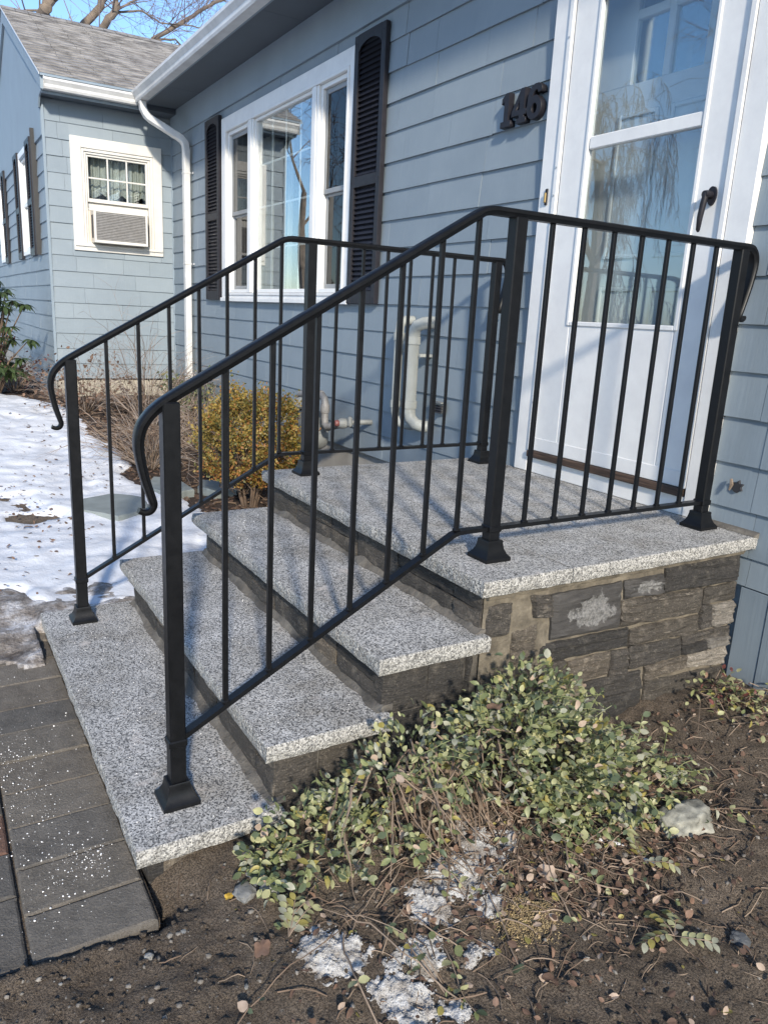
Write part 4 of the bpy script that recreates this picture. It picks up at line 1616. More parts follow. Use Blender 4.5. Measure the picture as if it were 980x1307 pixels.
build_shutter('y', 0.0, -1.575, -1.185, 0.795, 2.440, 52)
build_shutter('y', 0.0, -4.605, -4.210, 0.80, 2.455, 52)
for (a, b) in ((-7.09, -6.70), (-8.30, -7.91), (-9.97, -9.58)):
    build_shutter('y', YF, a, b, 1.205, 2.46, 40, None, False)


def build_wing_windows():
    for (a0, a1) in ((-7.90, -7.10), (-10.75, -9.98)):
        mb = MB()
        frame_rect(mb, 'y', YF - 0.03, YF + 0.06, a0, a1, 1.24, 2.44, 0.07, 0.07, 0.05, 0.07)
        frame_rect(mb, 'y', YF - 0.005, YF + 0.05, a0 + 0.07, a1 - 0.07, 1.29, 2.37, 0.04, 0.04, 0.05, 0.04)
        mb.cbox(a0 + .11, a1 - .11, YF - 0.002, YF + 0.045, 1.81, 1.86, 0.003)
        w = hk(mb, 'window', 'white_paint')
        mb = MB(); mb.box(a0 + 0.11, a1 - 0.11, YF + 0.02, YF + 0.024, 1.34, 2.33); hk(mb, 'pane', 'glass', w)
        mb = MB(); mb.box(a0, a1, YF + 0.2, YF + 0.25, 1.2, 2.5); hk(mb, 'blind', 'sheer_curtain', w)
    # the window that holds the air conditioner
    y0, y1, z0, z1 = ACW
    mb = MB()
    frame_rect(mb, 'x', XW - 0.003, XW + 0.034, y0, y1, z0, z1, 0.108, 0.094, 0.062, 0.105)
    mb.cbox(XW + 0.02, XW + 0.05, y0 + 0.01, y1 - 0.01, z0 + 0.045, z0 + 0.068, 0.003)
    win = hk(mb, 'window', 'cream_paint', label='white framed window with an air conditioner in its lower half')
    ia, ib, ic, id_ = y0 + 0.108, y1 - 0.094, z0 + 0.062, z1 - 0.105
    mb = MB()
    frame_rect(mb, 'x', XW - 0.09, XW + 0.022, ia, ib, ic, id_, 0.028, 0.028, 0.02, 0.03)
    frame_rect(mb, 'x', XW - 0.06, XW + 0.006, ia + 0.028, ib - 0.028, ic + .02, id_ - 0.03, 0.022, 0.022, 0.016, 0.022)
    hk(mb, 'jamb', 'cream_paint', win)
    sa, sb = ia + 0.050, ib - 0.050
    st_, sbm = id_ - 0.052, 1.755
    mb = MB()
    frame_rect(mb, 'x', XW - 0.045, XW - 0.012, sa, sb, sbm, st_, 0.022, 0.022, 0.038, 0.022)
    mb.cbox(XW - 0.085, XW - 0.046, sa, sb, 1.700, 1.752, 0.003)
    mb.cbox(XW - 0.085, XW - 0.030, sa, sb, 1.672, 1.699, 0.003)
    hk(mb, 'sash', 'cream_paint', win)
    ga, gb, gc, gd = sa + 0.022, sb - 0.022, sbm + 0.038, st_ - 0.022
    mb = MB(); mb.box(XW - 0.034, XW - 0.030, ga, gb, gc, gd); hk(mb, 'pane', 'door_glass', win)
    for k in (1, 2):
        a = ga + (gb - ga) * k / 3
        mb = MB(); mb.cbox(XW - 0.029, XW - 0.018, a - 0.008, a + 0.008, gc, gd, 0.002); hk(mb, 'muntin', 'cream_paint', win)
    z = (gc + gd) / 2
    for k in range(3):
        a = ga + (gb - ga) * k / 3 + (0.008 if k else 0)
        b = ga + (gb - ga) * (k + 1) / 3 - (0.008 if k < 2 else 0)
        mb = MB(); mb.cbox(XW - 0.029, XW - 0.019, a, b, z - 0.008, z + 0.008, 0.002); hk(mb, 'muntin', 'cream_paint', win)
    mb = MB()
    v, f = [], []
    n = 70
    for i in range(n + 1):
        t = i / n
        a = ga - 0.02 + (gb - ga + 0.04) * t
        d = 0.012 * math.sin(t * 60) + 0.008 * math.sin(t * 113)
        zb = gc + 0.02 + 0.06 * (1 - abs(math.sin(t * 3 * math.pi + 0.5)))
        for j, zz in enumerate((zb, zb + 0.05, zb + 0.07, zb + 0.15, gd + 0.03)):
            v.append((XW - 0.15 + d * (1 + (j == 1)) + (0.012 if j == 1 else 0), a, zz))
    for i in range(n):
        for j in range(4):
            f.append((5 * i + j, 5 * i + 5 + j, 5 * i + 6 + j, 5 * i + 1 + j))
    mb.add(v, f)
    hk(mb, 'curtain', 'curtain', win)
    mb = MB(); mb.box(XW - 0.6, XW - 0.55, y0 - 0.3, y1 + 0.1, 1.2, 2.5); hk(mb, 'room_wall', 'room_dark', win)
    # air conditioner, its own thing
    ac = thing('air_conditioner', 'beige window air conditioner with a louvred grey grille', 'air conditioner', (XW + 0.1, -0.6, 1.325))
    ao = -Vector((XW + 0.1, -0.6, 1.325))

    def ak(mb, name, mat, smooth=False):
        o = mb.build(name, mat, ac, smooth)
        o.location = ao
        return o
    p, q, r, s = -0.895, -0.335, 1.335, 1.668
    X0, X1 = XW - 0.2, XW + 0.165
    mb = MB(); mb.cbox(X0, X1, p, q, r, s, 0.006); ak(mb, 'case', 'beige_metal')
    mb = MB(); frame_rect(mb, 'x', X1 - 0.001, X1 + 0.012, p, q, r, s, 0.022, 0.022, 0.03, 0.022); ak(mb, 'bezel', 'cream_paint')
    mb = MB(); mb.box(X1 + 0.0005, X1 + 0.002, p + 0.023, q - 0.023, r + 0.031, s - 0.023); ak(mb, 'coil', 'ac_grille')
    nb = 17
    for k in range(nb):
        z = r + 0.034 + (s - r - 0.06) * k / nb
        mb = MB(); mb.prism([(X1 + 0.003, z + 0.009), (X1 + 0.009, z), (X1 + 0.0105, z + 0.002), (X1 + 0.004, z + 0.0125)], 'y', p + 0.023, q - 0.023); ak(mb, 'louvre', 'ac_grille')
    for k in range(3):
        mb = MB(); mb.cbox(XW + 0.05 + 0.03 * k, XW + 0.066 + 0.03 * k, p - 0.004, p - 0.0005, r + 0.05, s - 0.05, 0.001); ak(mb, 'side_vent', 'ac_dark')
    for u0, u1 in ((p - 0.07, p - 0.0005), (q + 0.0005, q + 0.05)):
        mb = MB(); mb.box(XW - 0.02, XW - 0.004, u0, u1, r, s); ak(mb, 'side_curtain', 'beige_metal')


build_wing_windows()


def build_door():
    # casing
    x0, x1 = 0.302, 1.435
    for a, b in ((x0, 0.398), (1.337, x1)):
        mb = MB()
        mb.cbox(a, b, -0.034, 0.01, 0.001, 2.32, 0.004)
        hk(mb, 'door_casing', 'white_paint')
    mb = MB()
    mb.cbox(0.398, 1.337, -0.033, 0.01, 2.225, 2.32, 0.004)
    hk(mb, 'door_casing', 'white_paint')
    # sill: white riser, weathered wood threshold
    mb = MB()
    mb.cbox(0.399, 1.336, -0.030, 0.10, 0.001, 0.078, 0.003)
    hk(mb, 'door_sill', 'white_paint')
    mb = MB()
    mb.cbox(0.405, 1.330, -0.052, 0.10, 0.079, 0.112, 0.004)
    hk(mb, 'threshold', 'threshold_wood')
    # storm door
    mb = MB()
    yo, yi = -0.030, -0.002
    zb, zt = 0.122, 2.20
    # z-bar frame
    mb.cbox(0.399, 0.424, -0.042, 0.02, 0.113, 2.224, 0.002)
    mb.cbox(1.313, 1.336, -0.042, 0.02, 0.113, 2.224, 0.002)
    mb.cbox(0.424, 1.313, -0.042, 0.02, 2.203, 2.224, 0.002)
    # leaf: stiles, rails, kick panel
    L, R = 0.428, 1.309
    g0, g1, gz0, gz1 = 0.590, 1.172, 0.742, 2.055
    mb.cbox(L, g0, yo, yi, zb, zt, 0.005)
    mb.cbox(g1, R, yo, yi, zb, zt, 0.005)
    mb.cbox(g0, g1, yo, yi, gz1, zt, 0.004)
    mb.cbox(g0, g1, yo, yi, zb, gz0, 0.004)
    mb.cbox(g0 + 0.004, g1 - 0.004, yo - 0.002, yi, 1.470, 1.522, 0.004)
    # raised bead round the glass
    frame_rect(mb, 'y', yo - 0.006, yo + 0.004, g0 - 0.018, g1 + 0.018, gz0 - 0.02, gz1 + 0.02, 0.018, 0.018, 0.02, 0.02, 0.003)
    mb.cbox(L + 0.004, R - 0.004, yo - 0.004, yi, zb - 0.008, zb + 0.055, 0.002)
    d = hk(mb, 'storm_door', 'white_paint', label='white storm door with two clear panes and a dark lever handle')
    mb = MB(); mb.box(g0 + .001, g1 - .001, -0.020, -0.016, 1.523, gz1 - .001); hk(mb, 'pane', 'door_glass', d)
    mb = MB(); mb.box(g0 + .001, g1 - .001, -0.016, -0.012, gz0 + .001, 1.469); hk(mb, 'pane', 'door_glass', d)
    # hinge screws along the left frame
    mb = MB()
    for z in (0.35, 1.18, 1.30, 1.42, 1.95):
        mb.lathe([(0.005, 0.0), (0.004, -0.004)], (0.412, -0.042, z), 'y', 8)
    hk(mb, 'hinge_screws', 'aluminium', d)
    mb = MB()
    for z in (0.28, 0.48):
        mb.lathe([(0.005, 0.0), (0.004, -0.004)], (1.325, -0.042, z), 'y', 8)
    hk(mb, 'frame_screws', 'aluminium', d)
    # handle
    hx, hz = 1.262, 1.215
    mb = MB()
    pts = []
    for k in range(20):
        a = 2 * math.pi * k / 20
        pts.append((hx + 0.019 * math.cos(a) * (1 + 0.15 * math.sin(a)), hz + 0.034 * math.sin(a)))
    mb.prism(pts, 'y', yo - 0.009, yo - 0.0005)
    hk(mb, 'handle_plate', 'black_plastic', d)
    mb = MB()
    mb.tube([(hx - 0.004, yo - 0.008, hz + 0.004), (hx - 0.006, yo - 0.030, hz + 0.004), (hx - 0.006, yo - 0.042, hz + 0.003)], [0.014, 0.015, 0.013], 12)
    mb.tube([(hx - 0.006, yo - 0.033, hz + 0.008), (hx - 0.009, yo - 0.037, hz - 0.03), (hx - 0.014, yo - 0.038, hz - 0.075), (hx - 0.018, yo - 0.034, hz - 0.120), (hx - 0.018, yo - 0.032, hz - 0.128)], [0.011, 0.012, 0.011, 0.008, 0.004], 12)
    hk(mb, 'handle', 'black_plastic', d, True)
    # brass door bell on the casing
    mb = MB(); mb.cbox(0.348, 0.366, -0.041, -0.0345, 1.262, 1.335, 0.003)
    b = hk(mb, 'door_bell', 'black_plastic')
    mb = MB(); mb.cbox(0.3505, 0.3635, -0.049, -0.0415, 1.272, 1.318, 0.004)
    hk(mb, 'bell_button', 'brass', b)
    # inner entrance door
    mb = MB()
    lit = [(0.66, 0.825), (0.86, 1.025), (1.06, 1.225)]
    mb.box(0.42, 1.315, 0.105, 0.14, 0.113, 1.735)
    cuts = [0.42] + [v for p in lit for v in p] + [1.315]
    for i in range(0, len(cuts), 2):
        mb.cbox(cuts[i], cuts[i + 1], 0.105, 0.14, 1.735, 2.22, 0.003)
    for a, b2 in lit:
        mb.cbox(a, b2, 0.105, 0.14, 1.985, 2.02, 0.003)
        mb.cbox(a, b2, 0.105, 0.14, 2.19, 2.22, 0.003)
    for a, b2 in ((0.62, 0.84), (0.90, 1.12)):
        frame_rect(mb, 'y', 0.096, 0.106, a, b2, 1.02, 1.62, 0.02, 0.02, 0.02, 0.02, 0.006)
        frame_rect(mb, 'y', 0.096, 0.106, a, b2, 0.25, 0.90, 0.02, 0.02, 0.02, 0.02, 0.006)
    ind = hk(mb, 'entrance_door', 'inner_door_white')
    for a, b2 in lit:
        mb = MB(); mb.box(a + 0.001, b2 - 0.001, 0.120, 0.124, 1.736, 2.189); hk(mb, 'pane', 'glass', ind)
    mb = MB(); mb.box(0.3, 1.45, 0.9, 0.95, -0.2, 2.6); mb.box(0.25, 0.3, 0.16, 0.95, -0.2, 2.6); mb.box(1.45, 1.5, 0.16, 0.95, -0.2, 2.6); hk(mb, 'room_wall', 'room_dark', ind)
    mb = MB(); mb.box(0.36, 0.42, 0.0205, 0.145, 0.113, 2.3); mb.box(1.315, 1.37, 0.0205, 0.145, 0.113, 2.3); mb.box(0.42, 1.315, 0.0205, 0.145, 2.23, 2.3); hk(mb, 'door_jamb', 'white_paint')


build_door()


def curve_mesh(polys, depth, bevel, name, mat):
    cu = bpy.data.curves.new(name, 'CURVE')
    cu.dimensions = '2D'
    cu.fill_mode = 'BOTH'
    cu.extrude = depth / 2 - bevel
    cu.bevel_depth = bevel
    cu.bevel_resolution = 1
    for P in polys:
        s = cu.splines.new('POLY')
        s.points.add(len(P) - 1)
        for i, p in enumerate(P):
            s.points[i].co = (p[0], p[1], 0, 1)
        s.use_cyclic_u = True
    t = bpy.data.objects.new(name, cu)
    C.objects.link(t)
    dg = bpy.context.evaluated_depsgraph_get()
    me = bpy.data.meshes.new_from_object(t.evaluated_get(dg))
    bpy.data.objects.remove(t)
    me.materials.clear()
    me.materials.append(MATS[mat])
    me.name = name
    return me


def build_number():
    root = thing('house_number', 'black raised numerals 146 fixed to the shingles beside the door', 'house number', (0.12, -0.02, 1.65))
    H = 0.150

    def arc(cx, cy, rx, ry, a0, a1, n=16):
        return [(cx + rx * math.cos(math.radians(a0 + (a1 - a0) * i / n)), cy + ry * math.sin(math.radians(a0 + (a1 - a0) * i / n))) for i in range(n + 1)]
    one = [[(-0.036, 0), (0.036, 0), (0.036, 0.024), (0.016, 0.024), (0.016, H), (-0.006, H), (-0.034, H - 0.022), (-0.034, H - 0.042), (-0.014, H - 0.034), (-0.014, 0.024), (-0.036, 0.024)]]
    four = [[(-0.012, 0), (0.050, 0), (0.050, 0.020), (0.034, 0.020), (0.034, 0.036), (0.052, 0.036), (0.052, 0.058), (0.034, 0.058), (0.034, H), (0.008, H), (-0.052, 0.056), (-0.052, 0.036), (0.004, 0.036), (0.004, 0.020), (-0.012, 0.020)],
            [(0.004, 0.058), (-0.028, 0.058), (0.004, 0.110)]]
    six = [arc(0.0, 0.047, 0.048, 0.047, 120, 410, 30)[:-1] + [(0.030, 0.084)] + arc(0.004, 0.082, 0.030, 0.016, 40, 120, 6) + [(-0.018, 0.10), (-0.010, 0.118), (0.006, 0.126), (0.020, 0.122), (0.024, 0.112), (0.046, 0.118), (0.040, 0.138), (0.022, H), (0.000, H), (-0.028, 0.138), (-0.046, 0.105), (-0.050, 0.06)],
           arc(0.002, 0.046, 0.020, 0.024, 0, 350, 18)]
    six[0] = arc(0.0, 0.048, 0.049, 0.048, 180, 420, 26) + arc(0.004, 0.078, 0.026, 0.022, 45, 150, 8) + [(-0.016, 0.104), (-0.006, 0.120), (0.008, 0.127), (0.020, 0.122), (0.024, 0.110), (0.047, 0.116), (0.040, 0.139), (0.020, H), (-0.002, H), (-0.028, 0.138), (-0.044, 0.110)]
    off = Vector((-0.12, 0.02, -1.65))
    for polys, x, dz in ((one, 0.018, 0.0), (four, 0.115, 0.001), (six, 0.222, 0.002)):
        me = curve_mesh(polys, 0.034, 0.0022, 'digit', 'black_plastic')
        place('digit', me, root, Vector((x, -0.031, 1.652 + dz)) + off, (math.radians(90), 0, 0))


build_number()


def build_pipes():
    for (x, ztop, zbot, ex, lab, elbow) in ((-0.585, 0.690, 0.115, 0.14, 'pale grey plastic vent pipe nearer the door, with wide elbows', 1), (-0.745, 0.705, 0.100, -0.02, 'pale grey plastic vent pipe farther from the door, beside the wider pipe', 0)):
        r = 0.036 if elbow else 0.029
        root = thing('vent_pipe', lab, 'vent pipe', (x, -0.1, 0.1), 'pair of vent pipes on the wall')
        y = -0.115
        mb = MB()
        if elbow:
            top = [(x + 0.075, -0.01, ztop + 0.010), (x + 0.070, -0.05, ztop + 0.010), (x + 0.055, -0.085, ztop + 0.004), (x + 0.030, y, ztop - 0.012), (x + 0.01, y, ztop - 0.04), (x, y, ztop - 0.085)]
        else:
            top = [(x - 0.02, -0.01, ztop), (x - 0.02, -0.06, ztop), (x - 0.015, -0.10, ztop - 0.02), (x, y, ztop - 0.06)]
        bot = [(x, y, zbot + 0.06), (x + 0.01, y + 0.004, zbot + 0.02), (x + 0.045, y + 0.02, zbot - 0.012), (x + 0.085, y + 0.05, zbot - 0.02), (x + 0.10, y + 0.07, zbot - 0.02)]
        mb.tube(top + bot, r, 18)
        p = mb.build('pipe', 'pipe_pvc', root, True)
        p.location = -Vector((x, -0.1, 0.1))
        for zz in (ztop - 0.10, zbot + 0.10):
            mb = MB(); mb.lathe([(r + 0.001, 0.0), (r + 0.006, 0.001), (r + 0.006, 0.045), (r + 0.001, 0.046)], (x, y, zz - 0.02), 'z', 18)
            o = mb.build('coupling', 'pipe_pvc', root, True); o.location = -Vector((x, -0.1, 0.1))
        mb = MB(); mb.cbox(x - 0.02, x + 0.06, -0.10, -0.012, ztop - 0.19, ztop - 0.172, 0.003)
        o = mb.build('bracket', 'pipe_pvc', root); o.location = -Vector((x, -0.1, 0.1))
    # small broken vent plate
    root = thing('wall_vent', 'small chipped grey vent cover low on the shingled wall', 'vent', (-0.40, -0.02, 0.22))
    mb = MB(); mb.cbox(-0.055, 0.055, -0.015, 0.005, -0.03, 0.03, 0.003); mb.cbox(-0.06, 0.06, -0.045, 0.0, 0.028, 0.036, 0.002)
    mb.build('cover', 'meter_grey', root)
    mb = MB()
    for k in range(3):
        mb.prism([(-0.02, -0.02 + 0.015 * k), (-0.034, -0.028 + 0.015 * k), (-0.034, -0.025 + 0.015 * k), (-0.02, -0.015 + 0.015 * k)], 'x', -0.05, 0.05)
    mb.build('louvre', 'ac_dark', root)


build_pipes()


def build_meter():
    root = thing('gas_meter', 'grey gas meter with looping pipework against the foundation', 'gas meter', (-1.95, -0.25, -0.58))
    off = Vector((1.95, 0.25, 0.58))

    def kid(mb, name, mat, smooth=True):
        o = mb.build(name, mat, root, smooth)
        o.location = off
    y = -0.22
    mb = MB()
    mb.lathe([(0.03, -0.10), (0.085, -0.095), (0.105, -0.06), (0.105, 0.05), (0.09, 0.085), (0.03, 0.09)], (-1.88, y, -0.16), 'y', 20)
    mb.cbox(-1.985, -1.775, y - 0.08, y + 0.075, -0.16, 0.02, 0.03)
    kid(mb, 'meter_body', 'meter_grey')
    mb = MB()
    mb.lathe([(0.02, 0.0), (0.075, 0.005), (0.09, 0.02), (0.09, 0.03), (0.07, 0.05), (0.03, 0.075), (0.02, 0.08)], (-2.03, y - 0.02, 0.02), 'z', 20)
    mb.tube([(-2.03, y - 0.02, 0.03), (-2.03, y - 0.02, -0.15), (-2.03, y - 0.02, -0.58)], 0.022, 10)
    kid(mb, 'regulator', 'meter_grey')
    mb = MB()
    mb.tube([(-2.10, y, 0.115), (-1.80, y, 0.145), (-1.74, y, 0.145), (-1.70, y, 0.125), (-1.69, y, 0.09), (-1.69, y, -0.01), (-1.68, y, -0.05), (-1.64, y, -0.065), (-1.52, y + 0.02, -0.03), (-1.43, y + 0.05, -0.005)], 0.026, 12)
    mb.lathe([(0.031, -0.03), (0.033, -0.02), (0.033, 0.02), (0.031, 0.03)], (-1.69, y, 0.06), 'z', 12)
    mb.lathe([(0.031, -0.03), (0.033, -0.02), (0.033, 0.02), (0.031, 0.03)], (-1.78, y, 0.146), 'x', 12)
    kid(mb, 'pipe', 'meter_pipe')
    mb = MB()
    mb.tube([(-2.10, y, 0.115), (-2.14, y, 0.09), (-2.15, y, 0.03), (-2.15, y, -0.58)], 0.020, 10)
    kid(mb, 'riser_pipe', 'meter_pipe')
    mb = MB()
    mb.lathe([(0.028, -0.05), (0.036, -0.03), (0.036, 0.0), (0.028, 0.02)], (-1.45, y + 0.03, -0.01), 'y', 12)
    mb.tube([(-1.43, y + 0.05, -0.005), (-1.41, y + 0.10, 0.0), (-1.40, -0.01, 0.0)], 0.018, 8)
    mb.cbox(-1.425, -1.385, y + 0.03, y + 0.06, -0.03, 0.04, 0.01)
    kid(mb, 'valve', 'meter_grey')
    mb = MB()
    mb.lathe([(0.016, -0.02), (0.022, -0.012), (0.022, 0.006), (0.018, 0.012)], (-1.45, y - 0.025, -0.008), 'y', 12)
    kid(mb, 'valve_cap', 'red_cap')
    mb = MB()
    mb.lathe([(0.035, 0.0), (0.05, 0.006), (0.05, 0.10), (0.03, 0.12)], (-1.98, y - 0.11, -0.30), 'z', 12)
    kid(mb, 'yellow_sleeve', 'yellow_plastic')
    root.location.x += 0.19
    root.location.z += 0.02


build_meter()

# ------------------------------------------------------------------ plants and litter
def leaf_verts(L, w, fold=0.18, curl=0.12, nseg=4):
    """oval leaf along +x, lying in xy, folded along the midrib; returns verts, faces"""
    ts = [0.0, 0.22, 0.5, 0.78, 1.0]
    ws = [0.0, 0.78, 1.0, 0.70, 0.0]
    v, idx = [], []
    for t, q in zip(ts, ws):
        z0 = curl * L * (t * t) * -1 + 0.02 * L * math.sin(t * 3)
        if q == 0:
            v.append((L * t, 0, z0))
            idx.append((len(v) - 1,) * 3)
        else:
            h = w * q / 2
            v += [(L * t, h, z0 + fold * h), (L * t, 0, z0), (L * t, -h, z0 + fold * h)]
            idx.append((len(v) - 3, len(v) - 2, len(v) - 1))
    f = []
    for a, b in zip(idx, idx[1:]):
        for k in (0, 1):
            q = [a[k], a[k + 1], b[k + 1], b[k]]
            q = [x for i, x in enumerate(q) if x not in q[:i]]
            if len(q) > 2:
                f.append(tuple(q))
    return v, f


LEAFV, LEAFF = leaf_verts(1.0, 0.62)
LEAF_N, LEAF_NF = leaf_verts(1.0, 0.34, 0.25, 0.3)
MINI = ([(0, 0, 0), (0.5, 0.3, 0.05), (1, 0, 0), (0.5, -0.3, 0.05)], [(0, 1, 2), (0, 2, 3)])


def basis(d, nrm, twist=0.0):
    d = Vector(d).normalized()
    n = Vector(nrm)
    n = n - d * n.dot(d)
    if n.length < 1e-5:
        n = d.orthogonal()
    n.normalize()
    s = n.cross(d)
    if twist:
        c, q = math.cos(twist), math.sin(twist)
        n, s = n * c + s * q, s * c - n * q
    return Matrix((d, s, n)).transposed()


def add_leaf(mb, p, d, nrm, L, mi=0, shape=None, twist=0.0):
    V, F = shape or (LEAFV, LEAFF)
    B = basis(d, nrm, twist)
    P = Vector(p)
    mb.add([P + B @ (Vector(q) * L) for q in V], F, mi)


def rand_unit(rng):
    while True:
        v = Vector((rng.uniform(-1, 1), rng.uniform(-1, 1), rng.uniform(-1, 1)))
        if 0.05 < v.length < 1:
            return v.normalized()


LEAF_MATS = ['leaf_pale', 'leaf_green', 'leaf_dark', 'leaf_yellow', 'leaf_grey', 'dead_leaf_pale']
LEAF_W = [0.24, 0.32, 0.24, 0.05, 0.11, 0.04]
LEAFC, LEAFCF = leaf_verts(1.0, 0.5, 0.55, 0.45)
LEAFW, LEAFWF = leaf_verts(1.0, 0.72, -0.15, -0.15)
SHAPES = [(LEAFV, LEAFF), (LEAFC, LEAFCF), (LEAFW, LEAFWF)]


def pick(rng, w):
    r = rng.random() * sum(w)
    for i, x in enumerate(w):
        r -= x
        if r <= 0:
            return i
    return 0


def bare_ground(x, y):
    return gfine(x, y)


def build_ground_cover():
    rng = random.Random(21)
    root = thing('ground_cover_plant', 'sprawling evergreen ground cover with small pale oval leaves beside the steps', 'plant', (1.86, -1.45, -0.58))
    off = -Vector((1.86, -1.45, -0.58))
    blobs = [((1.84, -1.27, -0.52), (0.20, 0.30, 0.29), 1.0), ((1.80, -1.62, -0.56), (0.15, 0.22, 0.26), 0.55), ((1.80, -1.86, -0.62), (0.13, 0.18, 0.19), 0.30), ((1.97, -1.00, -0.595), (0.15, 0.25, 0.12), 0.34),
             ((1.93, -1.12, -0.53), (0.17, 0.20, 0.18), 0.40), ((1.74, -1.99, -0.63), (0.06, 0.06, 0.09), 0.06), ((1.75, -1.18, -0.42), (0.09, 0.16, 0.20), 0.22)]
    leaves = []
    total = 5000
    sw = sum(b[2] for b in blobs)
    for c, r, w in blobs:
        c = Vector(c)
        for k in range(int(total * w / sw)):
            n = rand_unit(rng)
            if n.z < -0.35:
                n.z = -n.z * 0.5
                n.normalize()
            # lumpy shell, hollow where the stems show on the camera side
            lump = 1.0 + 0.34 * fbm(n.x * 2.2 + c.x * 9, n.y * 2.2 + c.y * 9, n.z * 2.2, 3)
            s = lump * (1 - abs(rng.gauss(0, 0.13)))
            p = c + Vector((n.x * r[0], n.y * r[1], n.z * r[2])) * s
            if p.x < 1.668 and p.z < -0.02 and p.y > -1.29:
                continue
            hollow = ((p.y + 1.58) / 0.21) ** 2 + ((p.z + 0.55) / 0.16) ** 2
            if p.x > 1.84 and hollow < 1.0 and rng.random() < 0.93:
                continue
            if math.hypot(p.x - 2.135, p.y + 0.90) < 0.085 and p.x > 2.06:
                continue
            g = gz(p.x, p.y)
            if p.z < g + 0.012:
                p.z = g + rng.uniform(0.012, 0.05)
            if p.x < 1.672 and p.y < -1.25:
                continue
            out = Vector((n.x, n.y, n.z * 0.6)).normalized()
            leaves.append((p, out, n))
    # trailing sprigs: runs of paired leaves arching outwards
    stems = MB()
    for k in range(130):
        c, r, w = blobs[pick(rng, [b[2] for b in blobs])]
        c = Vector(c)
        n = rand_unit(rng)
        n.z = abs(n.z) * 0.8 + 0.1
        if n.x < -0.1:
            n.x = -n.x
        n.normalize()
        p = c + Vector((n.x * r[0], n.y * r[1], n.z * r[2])) * 0.85
        d = (n + rand_unit(rng) * 0.7).normalized()
        pts = [p.copy()]
        L = rng.uniform(0.06, 0.16)
        for s in range(5):
            p = p + d * (L / 5)
            d = (d + Vector((0, 0, -0.16)) + rand_unit(rng) * 0.18).normalized()
            if p.z < gz(p.x, p.y) + 0.01:
                p.z = gz(p.x, p.y) + 0.01
            pts.append(p.copy())
            side = d.cross(Vector((0, 0, 1)))
            if side.length < .1:
                side = Vector((1, 0, 0))
            side.normalize()
            for sg in (-1, 1):
                leaves.append((p.copy(), (side * sg + d * 0.5).normalized(), Vector((0, 0, 1)) + n * 0.5))
        stems.tube(pts, 0.0013, 4, 1)
    # long runners creeping over the soil
    for k in range(46):
        x = rng.uniform(1.9, 2.1)
        y = rng.uniform(-1.95, -0.85)
        a = rng.uniform(-1.9, 1.2)
        p = Vector((x, y, gfine(x, y) + 0.02))
        d = Vector((math.cos(a), math.sin(a), 0.1))
        pts = [p.copy()]
        L = rng.uniform(0.12, 0.34)
        arch = rng.uniform(0, 0.05)
        for s in range(9):
            d = (d + Vector((rng.uniform(-.25, .25), rng.uniform(-.25, .25), 0))).normalized()
            p = p + d * (L / 9)
            t = (s + 1) / 9
            p.z = gfine(p.x, p.y) + 0.006 + arch * math.sin(math.pi * t)
            pts.append(p.copy())
            if s > 3 and rng.random() < 0.42:
                for sg in (-1, 1):
                    side = Vector((-d.y, d.x, 0.25)) * sg
                    leaves.append((p.copy(), (side + d * 0.6).normalized(), Vector((0, 0, 1)) + rand_unit(rng) * .3))
        stems.tube(pts, rng.uniform(0.0010, 0.0022), 4, rng.choice([0, 0, 2]))
    # tangle of old brown stems in the hollow
    for k in range(130):
        p = Vector((1.80 + rng.uniform(-0.06, 0.08), -1.54 + rng.gauss(0, 0.13), -0.45 + rng.uniform(-0.10, 0.08)))
        a = rng.gauss(-0.25, 0.75)
        d = Vector((math.cos(a), math.sin(a), rng.uniform(-0.7, 0.25))).normalized()
        pts = [p.copy()]
        L = rng.uniform(0.10, 0.26)
        for s in range(7):
            d = (d + rand_unit(rng) * 0.24 + Vector((0, 0, -0.10))).normalized()
            p = p + d * (L / 7)
            g = gfine(p.x, p.y) + 0.006
            if p.z < g:
                p.z = g
                d.z = abs(d.z) * .3
            pts.append(p.copy())
        stems.tube(pts, [rng.uniform(0.0018, 0.0036)] * 4 + [0.0014] * 4, 5, rng.choice([0, 0, 2]))
    o = stems.build('stem', ['stem_tan', 'leaf_green', 'stem_dry'], root, True, off, fix=False)
    o['kind'] = 'stuff'
    # the 300 largest in view become leaves of their own, the rest one mass
    leaves = [(p, d, n, 0.009 + 0.021 * rng.random() ** 1.1, pick(rng, LEAF_W)) for p, d, n in leaves]

    def size_in_view(l):
        p = l[0]
        v = p - CAM
        front = 1.0 if (l[2].normalized()).dot(-v.normalized()) > 0.25 else 0.35
        return -l[3] / v.length * front * (1.0 + 0.5 * (p.x - 1.8)) * rng.uniform(.7, 1)
    leaves.sort(key=size_in_view)
    protos = []
    for m in LEAF_MATS:
        row = []
        for V, F in SHAPES:
            mb = MB()
            mb.add(V, F)
            row.append(mb.mesh('leaf', m, 'all', fix=False))
        protos.append(row)
    mass = MB()
    for i, (p, d, n, L, mi) in enumerate(leaves):
        n = (Vector(n) + rand_unit(rng) * 0.8 + Vector((0.15, -0.05, 0.40))).normalized()
        d = (Vector(d) + rand_unit(rng) * 0.55).normalized()
        if i < 300:
            B = basis(d, n)
            o = bpy.data.objects.new('leaf', protos[mi][rng.randrange(3)])
            C.objects.link(o)
            o.parent = root
            M4 = B.to_4x4()
            M4.translation = p + off
            o.matrix_local = M4 @ Matrix.Scale(L, 4)
        else:
            add_leaf(mass, p, d, n, L, mi, SHAPES[rng.randrange(3)])
    o = mass.build('foliage', LEAF_MATS, root, 'all', off, fix=False)
    o['kind'] = 'stuff'

